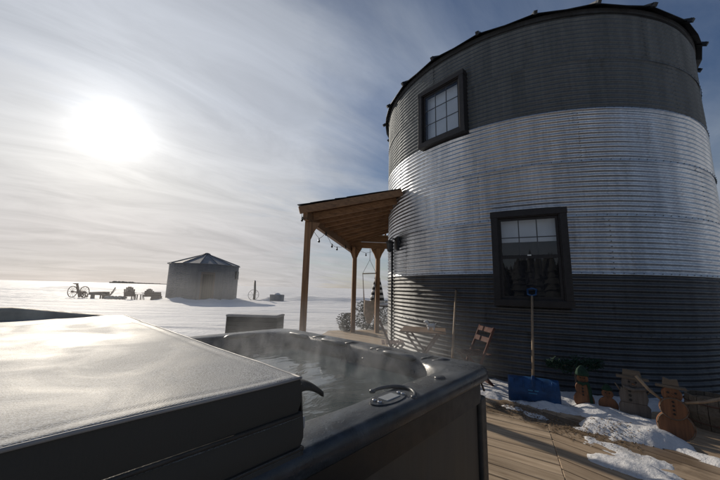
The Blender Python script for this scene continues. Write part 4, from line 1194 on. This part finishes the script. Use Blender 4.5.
mb = MB(); mb.lathe([(.47, .802), (.44, .85), (.30, .875), (.1, .88), (.09, .80)], 24); obj('snow_cap', mb, M['snow_near'], pt_, smooth=True)

# ------------------------------------------------------------------ things out in the snow
db = empty('storage_box', (-2.86, 8.75, -.06), radians(-3)); tag(db, 'dark storage box with grey lid standing in the snow behind the hot tub', 'storage box')
for k in range(5):
    for sy, nm in ((-1, 'front_board'), (1, 'back_board')):
        mb = MB(); mb.box((0, sy * .31, .062 + .112 * k), (1.40, .022, .108)); obj(nm, mb, M['box_wood'], db, bevel=.004)
for s_ in (-1, 1):
    for k in range(5):
        mb = MB(); mb.box((s_ * .690, 0, .062 + .112 * k), (.022, .592, .108)); obj('end_board', mb, M['box_wood'], db, bevel=.004)
mb = MB(); mb.box((0, 0, .595), (1.42, .68, .055)); obj('lid', mb, simple('grey_box_lid', (.24, .235, .23), .7), db, bevel=.012)
mb = MB(); mb.box((0, 0, .628), (1.36, .58, .012)); obj('lid_frost', mb, M['snow_near'], db, bevel=.004)

# small old bin
sb = empty('grain_bin', (-13.75, 27.2, .0)); tag(sb, 'small old grey grain bin with a wooden door standing alone in the snow field', 'grain bin')
SR, SH = 2.78, 3.06
def small_sheet():
    rows = 9 * 6; cols = 12; hs = radians(22.6); vs = []
    for i in range(rows + 1):
        z = i * (SH / 3) / rows
        for j in range(cols + 1):
            a_ = -hs + 2 * hs * j / cols; r_ = SR + .009 * cos(2 * pi * z / (SH / 27)) + .004 * j / cols
            vs.append((r_ * cos(a_), r_ * sin(a_), z))
    fs = [(i * (cols + 1) + j, i * (cols + 1) + j + 1, (i + 1) * (cols + 1) + j + 1, (i + 1) * (cols + 1) + j) for i in range(rows) for j in range(cols)]
    mb = MB(); mb.add(vs, fs); return mb.mesh('wall_sheet', M['galv_old'], True)
sm_ = small_sheet()
for k in range(3):
    for q in range(8): inst('wall_sheet', sm_, sb, (0, 0, k * SH / 3), radians(45 * q + 20 * k))
NR2 = 14
rise = .95
for k in range(NR2):
    a_ = 2 * pi * k / NR2 + .1; a2 = 2 * pi * (k + 1) / NR2 + .1; vs = []
    Ro = SR + .13
    for dz in (0, -.02):
        vs += [(Ro * cos(a_), Ro * sin(a_), SH + dz), (Ro * cos(a2), Ro * sin(a2), SH + dz), (.25 * cos(a2), .25 * sin(a2), SH + rise + dz), (.25 * cos(a_), .25 * sin(a_), SH + rise + dz)]
    mb = MB(); mb.add(vs, [(0, 1, 2, 3), (4, 7, 6, 5), (0, 4, 5, 1), (1, 5, 6, 2), (2, 6, 7, 3), (3, 7, 4, 0)]); obj('roof_panel', mb, M['roof_pale'], sb)
    mb = MB(); mb.bar(((Ro + .02) * cos(a_), (Ro + .02) * sin(a_), SH + .02), (.25 * cos(a_), .25 * sin(a_), SH + rise + .03), .045, .05); obj('roof_rib', mb, M['roof_pale'], sb)
mb = MB(); mb.lathe([(.30, SH + rise - .03), (.32, SH + rise + .07), (.18, SH + rise + .16), (.02, SH + rise + .2)], 16); obj('roof_cap', mb, M['galv_old'], sb)
def on_small(nm, az, z0, z1, wd, pr_, mt, par=sb, th=.06):
    a_ = radians(az); R_ = Matrix.Rotation(a_, 3, 'Z'); mb = MB(); mb.box(R_ @ Vector((SR + pr_, 0, (z0 + z1) / 2)), (th, wd, z1 - z0), R_); return obj(nm, mb, mt, par)
daz = -58
on_small('door_surround', daz + 4, .05, 2.42, 1.9, -.02, M['galv_old'], th=.12)
dr = on_small('door', daz, .12, 2.22, .80, .05, M['far_wood'])
for k in range(5):
    a_ = radians(daz); R_ = Matrix.Rotation(a_, 3, 'Z'); mb = MB(); mb.box(R_ @ Vector((SR + .085, -.32 + .16 * k, 1.17)), (.02, .148, 2.04), R_); obj('door_board', mb, M['box_wood'], dr)
for s_ in (-1, 1):
    R_ = Matrix.Rotation(radians(daz), 3, 'Z'); mb = MB(); mb.box(R_ @ Vector((SR + .08, s_ * .46, 1.2)), (.06, .10, 2.3), R_); obj('door_jamb', mb, M['far_wood'], dr)
R_ = Matrix.Rotation(radians(daz), 3, 'Z'); mb = MB(); mb.box(R_ @ Vector((SR + .08, 0, 2.30)), (.055, 1.02, .10), R_); obj('door_head', mb, M['far_wood'], dr)
wv = on_small('hatch', 4, 1.95, 2.60, .62, .04, M['black']); on_small('hatch_frame', 4, 1.90, 1.95, .70, .05, M['rope'], wv); 
# drift at its foot
mb = MB(); vs = []; n = 48
for i in range(n):
    a_ = 2 * pi * i / n
    for r_, z_ in ((SR - .05, .26), (SR + .25, .20), (SR + .9, .03), (SR + 1.2, -.12)):
        k_ = 1 + .5 * fbm(cos(a_) * 3, sin(a_) * 3, 1, 3); vs.append((r_ * cos(a_), r_ * sin(a_), z_ * k_ if z_ > 0 else z_))
fs = [(i * 4 + j, ((i + 1) % n) * 4 + j, ((i + 1) % n) * 4 + j + 1, i * 4 + j + 1) for i in range(n) for j in range(3)]
mb.add(vs, fs); o = obj('snow_drift', mb, M['snow'], smooth=True); o.location = (-13.75, 27.2, 0); tag(o, 'low snow drift banked round the foot of the small grain bin', 'snow', kind='stuff')

# antique farm implement
fi = empty('farm_implement', (-23.6, 26, .05), radians(-8)); tag(fi, 'rusty antique two wheeled farm implement with a high seat in the far snow', 'farm implement')
def wheel(cx, r_=.46, sq=1.0):
    w_ = empty('x', (0, 0, 0)); bpy.data.objects.remove(w_)
    mb = MB(); mb.tube([(cx + r_ * cos(2 * pi * k / 28), 0, r_ + r_ * sin(2 * pi * k / 28)) for k in range(29)], .032, 6); wo_ = obj('wheel', mb, M['rust'], fi, smooth=True)
    mb = MB(); mb.lathe([(.07, -.08), (.07, .08)], 12, (cx, 0, r_), Matrix.Rotation(pi / 2, 3, 'X')); obj('hub', mb, M['rust'], wo_)
    for k in range(10):
        a_ = 2 * pi * k / 10; mb = MB(); mb.tube([(cx, 0, r_), (cx + r_ * cos(a_), 0, r_ + r_ * sin(a_))], .012, 5); obj('spoke', mb, M['rust'], wo_)
wheel(-.62); wheel(.56)
mb = MB(); mb.bar((-.7, 0, .46), (.75, 0, .40), .10, .10); mb.bar((-.1, .2, .35), (.75, .2, .10), .06, .06); mb.bar((0, -.2, .45), (.7, -.2, .1), .06, .06); obj('frame', mb, M['rust'], fi)
mb = MB(); mb.bar((.15, 0, .02), (-.28, 0, 1.12), .10, .13); obj('seat_post', mb, M['rust'], fi)
mb = MB(); mb.lathe([(.03, 0), (.17, .02), (.22, .07), (.215, .075), (.15, .04)], 18, (-.42, 0, 1.10)); mb.bar((-.5, 0, 1.09), (-.24, 0, 1.13), .10, .04); obj('seat', mb, M['rust'], fi)
mb = MB(); mb.box((.22, 0, .40), (.42, .3, .30), Matrix.Rotation(.35, 3, 'Y')); obj('gear_box', mb, M['rust'], fi, bevel=.04)
for k in range(3):
    mb = MB(); mb.tube([(.3 + .2 * k, .1, .4), (.42 + .2 * k, .1, .2), (.34 + .2 * k, .1, .03)], [.03, .03, .05], 6); obj('tine', mb, M['rust'], fi)

# adirondack chairs round a fire pit
def adirondack(loc, rz, label, back_w=.62, back_h=1.0):
    c_ = empty('adirondack_chair', loc, rz); tag(c_, label, 'chair', 'adirondack chairs round the fire pit')
    nb_ = 6
    for k in range(nb_):
        u = (k + .5) / nb_ * 2 - 1; h2 = back_h * (1 - .22 * u * u * (1 + .4 * u * u))
        mb = MB(); mb.bar((u * back_w / 2 * .92, .22, .26), (u * back_w / 2, .52, h2), back_w / nb_ - .008, .022, up=(0, -1, 0)); obj('back_slat', mb, M['far_wood'], c_)
    for k in range(5):
        mb = MB(); mb.box((0, -.28 + .115 * k, .40 - .032 * k), (.56, .10, .022)); obj('seat_slat', mb, M['far_wood'], c_)
    for s_ in (-1, 1):
        mb = MB(); mb.box((s_ * .37, -.02, .58), (.14, .75, .025)); obj('arm', mb, M['far_wood'], c_)
        mb = MB(); mb.box((s_ * .33, -.30, .285), (.03, .10, .57)); obj('leg', mb, M['far_wood'], c_)
        mb = MB(); mb.bar((s_ * .30, -.32, .38), (s_ * .30, .55, .03), .03, .12); obj('side_rail', mb, M['far_wood'], c_)
    mb = MB(); mb.box((0, .37, .56), (.72, .03, .08)); obj('back_rail', mb, M['far_wood'], c_)
    return c_
adirondack((-18.85, 25.4, .0), radians(212), 'adirondack chair with a tall rounded back, left one facing away by the fire pit', .74, 1.06)
adirondack((-17.6, 25.8, .0), radians(222), 'wide adirondack chair with rounded back just left of the small bin', .66, .92)
adirondack((-20.9, 25.6, .0), radians(-62), 'low adirondack chair seen from the side beside the farm implement', .6, .98)
bn = empty('log_bench', (-21.75, 25.9, .03), radians(4)); tag(bn, 'low weathered log bench between the farm implement and the first chair', 'bench')
mb = MB(); mb.tube([(-.75, 0, .38), (0, 0, .40), (.75, 0, .38)], [.13, .15, .14], 12); obj('seat', mb, M['far_wood'], bn, smooth=True)
for s_ in (-.5, .5):
    mb = MB(); mb.lathe([(.15, 0), (.13, .28)], 12, (s_, 0, 0)); obj('leg', mb, M['far_wood'], bn)
fp = empty('fire_pit', (-19.85, 25.3, .0)); tag(fp, 'ring of snowy stones round a fire pit between the chairs', 'fire pit')
for k in range(14):
    a_ = 2 * pi * k / 14; mb = MB(); vs = []; r_ = random.uniform(.13, .19)
    bm = bmesh.new(); bmesh.ops.create_icosphere(bm, subdivisions=2, radius=r_)
    for v in bm.verts: v.co *= 1 + .25 * noise.noise(v.co * 6 + Vector((k * 3, 0, 0))); v.co.z *= .8
    me = bpy.data.meshes.new('stone'); bm.to_mesh(me); bm.free(); me.materials.append(M['stone'])
    o = link(bpy.data.objects.new('stone', me), fp); o.location = (.62 * cos(a_), .62 * sin(a_), .13)
# side table between chairs
stb = empty('side_table', (-18.2, 25.3, 0)); tag(stb, 'low square side table between the two rounded back chairs', 'table')
for k in range(4):
    mb = MB(); mb.box((0, -.21 + .14 * k, .44), (.55, .12, .03)); obj('slat', mb, M['far_wood'], stb)
for sx in (-1, 1):
    for sy in (-1, 1):
        mb = MB(); mb.box((sx * .22, sy * .2, .21), (.06, .06, .42)); obj('leg', mb, M['far_wood'], stb)
# firewood heap by the small bin
fw = empty('firewood_heap', (-16.75, 25.6, .0), radians(20)); tag(fw, 'heap of split firewood leaning against the left side of the small bin', 'firewood')
lg = MB(); lg.tube([(-.3, 0, 0), (.3, 0, 0)], [.09, .085], 8); lme = lg.mesh('log', M['far_wood'])
for lev in range(4):
    for k in range(5 - lev):
        o = inst('log', lme, fw, (random.uniform(-.05, .05), -.4 + .19 * k + .095 * lev, .09 + .165 * lev), random.uniform(-.05, .05) )

# dark fence post with iron wheel leaning at it
fpst = empty('fence_post', (-9.80, 29, -.02)); tag(fpst, 'lone dark fence post standing in the snow right of the small bin', 'post')
mb = MB(); mb.tube([(0, 0, 0), (.02, 0, .9), (-.05, 0, 1.85)], [.11, .10, .085], 10); obj('post_shaft', mb, M['black'], fpst, smooth=True)
mb = MB(); mb.lathe([(.09, 0), (.06, .05), (.01, .08)], 10, (-.05, 0, 1.84)); obj('post_top', mb, M['snow_near'], fpst, smooth=True)
iw = empty('iron_wheel', (-9.85, 28.8, .05), radians(5)); tag(iw, 'thin iron wagon wheel leaning against the dark fence post', 'wheel')
mb = MB(); R2 = .48; mb.tube([(R2 * cos(2 * pi * k / 28), .1 * (1 + sin(2 * pi * k / 28)), R2 + R2 * sin(2 * pi * k / 28)) for k in range(29)], .02, 6); obj('rim', mb, M['galv_old'], iw, smooth=True)
for k in range(8):
    a_ = 2 * pi * k / 8; mb = MB(); mb.tube([(0, .1, R2), (R2 * cos(a_), .1 * (1 + sin(a_)), R2 + R2 * sin(a_))], .010, 5); obj('spoke', mb, M['galv_old'], iw)
mb = MB(); mb.lathe([(.05, -.05), (.05, .05)], 10, (0, .1, R2), Matrix.Rotation(pi / 2, 3, 'X')); obj('hub', mb, M['galv_old'], iw)
# grey trough
tr = empty('water_trough', (-7.45, 28.2, .0), radians(3)); tag(tr, 'grey steel stock trough half drifted over near the fence post', 'trough')
mb = MB(); vs = []
lo = dens(rrect(.62, .36, .18, 5), 2); loops = [[(x * .96, y * .96, 0) for x, y in lo], [(x, y, .60) for x, y in lo], [(x * 1.03, y * 1.03, .62) for x, y in lo], [(x * .96, y * .96, .60) for x, y in lo], [(x * .93, y * .93, .50) for x, y in lo]]
loft(mb, loops); mb.f.append(tuple(4 * len(lo) + j for j in range(len(lo)))); obj('tank', mb, M['roof_pale'], tr, auto=40)
mb = MB(); mb.lathe([(.36, .55), (.34, .62), (.26, .70), (.15, .76), (.01, .79)], 16); obj('snow_fill', mb, M['snow_near'], tr, smooth=True)
mb = MB(); n = 20; vs = []
for i in range(n + 1):
    for j in range(n + 1):
        x = -1.8 + 2.4 * i / n; y = -.9 + 1.8 * j / n; r_ = 1 - min(1, hypot((x + .6) / 1.2, y / .9)); vs.append((x, y, -.12 + .5 * (r_ ** .7 if r_ > 0 else 0)))
mb.add(vs, [(i * (n + 1) + j, (i + 1) * (n + 1) + j, (i + 1) * (n + 1) + j + 1, i * (n + 1) + j + 1) for i in range(n) for j in range(n)])
o = obj('snow_drift', mb, M['snow'], smooth=True); o.location = (-7.75, 28.6, 0); tag(o, 'smooth snow drift piled against the left end of the grey trough', 'snow', kind='stuff')

# far tree line
mb = MB()
for k in range(420):
    s_ = random.random(); x = -715 + 150 * s_; y = 900 + random.uniform(-20, 20)
    hh_ = (3.2 + 2.5 * abs(fbm(x * .05, 1, 1, 3))) * (1.0 - .5 * s_) * (1.4 if .05 < s_ < .3 else 1); 
    bm = bmesh.new(); bmesh.ops.create_icosphere(bm, subdivisions=1, radius=1)
    for v in bm.verts: v.co *= 1 + .35 * noise.noise(v.co * 2 + Vector((k, 0, 0)))
    mb.add([(x + v.co.x * 3.4, y + v.co.y * 3, hh_ * .5 + v.co.z * hh_ * .6) for v in bm.verts], [tuple(v.index for v in f.verts) for f in bm.faces]); bm.free()
o = obj('tree_line', mb, M['evergreen']); tag(o, 'thin dark line of trees on the far horizon left of the small bin', 'trees', kind='stuff')

# ------------------------------------------------------------------ steam over the water
m = bpy.data.materials.new('steam'); m.use_nodes = True; t = NT(m.node_tree)
for n in list(t.n): t.n.remove(n)
out = t.new('ShaderNodeOutputMaterial'); pv = t.n.new('ShaderNodeVolumePrincipled')
c = t.coord('Object')
n_ = t.noise(t.mapping(c, scale=(1.5, 1.5, .8)), 2.4, 5, .62, 1.6)
sx = t.n.new('ShaderNodeSeparateXYZ'); t.link(c, sx.inputs[0])
def fall(v, half, soft):
    return t.math('MULTIPLY', t.math('SUBTRACT', half, t.math('ABSOLUTE', v)), 1 / soft, True)
ff = t.math('MULTIPLY', fall(sx.outputs[0], .95, .5), fall(sx.outputs[1], 1.05, .5))
hz = t.ramp(t.math('ADD', sx.outputs[2], .0), [(0.0, .8), (.10, .7), (.25, .22), (.50, 0.0)])
den = t.math('MULTIPLY', t.math('MULTIPLY', ff, hz), t.math('MULTIPLY', t.math('SUBTRACT', n_, .47), 9.0, True))
t.link(t.math('MULTIPLY', den, .95), pv.inputs['Density'])
pv.inputs['Color'].default_value = (.9, .92, .95, 1); pv.inputs['Anisotropy'].default_value = .35
t.link(pv.outputs[0], out.inputs['Volume'])
mb = MB(); mb.box((0, 0, .31), (2.3, 2.7, .62))
o = obj('steam', mb, m)
cc_ = E1 * 1.52 + E2 * 1.62
o.location = (cc_.x, cc_.y, TZ - .11); o.rotation_euler = (0, 0, ANG)
tag(o, 'thin white steam drifting off the hot tub water', 'steam', kind='stuff')

# added thin haze volume that washes out the far field beyond the tub
m = bpy.data.materials.new('added_haze'); m.use_nodes = True; t = NT(m.node_tree)
for n in list(t.n): t.n.remove(n)
out = t.new('ShaderNodeOutputMaterial'); pv = t.n.new('ShaderNodeVolumePrincipled')
c = t.coord('Object'); n_ = t.noise(c, .55, 2, .5, .4)
sx = t.n.new('ShaderNodeSeparateXYZ'); t.link(c, sx.inputs[0])
ff = t.math('MULTIPLY', fall(sx.outputs[0], 8.0, 3.0), fall(sx.outputs[1], 3.5, 2.0))
ff = t.math('MULTIPLY', ff, t.ramp(t.math('DIVIDE', sx.outputs[2], 3.0), [(0.0, 1.0), (.35, .8), (.75, 0.0)]))
t.link(t.math('MULTIPLY', t.math('MULTIPLY', ff, t.ramp(n_, [(.3, .4), (.7, 1.2)])), .022), pv.inputs['Density'])
pv.inputs['Color'].default_value = (.95, .95, .96, 1); pv.inputs['Anisotropy'].default_value = .55
t.link(pv.outputs[0], out.inputs['Volume'])
mb = MB(); mb.box((0, 0, 1.5), (16.0, 7.0, 3.0)); o = obj('steam', mb, m)
o.location = (-11.0, 16.0, .15); o.rotation_euler = (0, 0, radians(35))
tag(o, 'faint added haze paling the far snow field beyond the spa cover', 'steam', kind='stuff')

# shelter belt of spruces on the far side of the yard (behind the photographer, seen mirrored in the panes)
mb = MB()
for k in range(760):
    a_ = radians(108 + 156 * (k + random.random()) / 760); r_ = random.uniform(95, 125); hh_ = random.uniform(9, 12.5) + 4 * fbm(k * .04, 2, 1, 3)
    x, y = r_ * sin(a_), r_ * cos(a_); n = 9
    for lev in range(6):
        z0_ = .3 + (hh_ - .3) * lev / 6.5; r0 = (2.9 - .42 * lev) * random.uniform(.85, 1.15); z2 = z0_ + hh_ * .30
        vs = [(x + r0 * (1 + .3 * random.random()) * cos(2 * pi * j / n + lev), y + r0 * sin(2 * pi * j / n + lev), z0_ + random.uniform(-.3, .3)) for j in range(n)] + [(x, y, z2)]
        mb.add(vs, [(j, (j + 1) % n, n) for j in range(n)] + [tuple(range(n))[::-1]])
o = obj('shelter_belt', mb, M['evergreen']); tag(o, 'dark belt of spruce trees mirrored in the lower window panes', 'trees', kind='stuff')

scene.cycles.volume_step_rate = 1.0
scene.cycles.volume_max_steps = 128
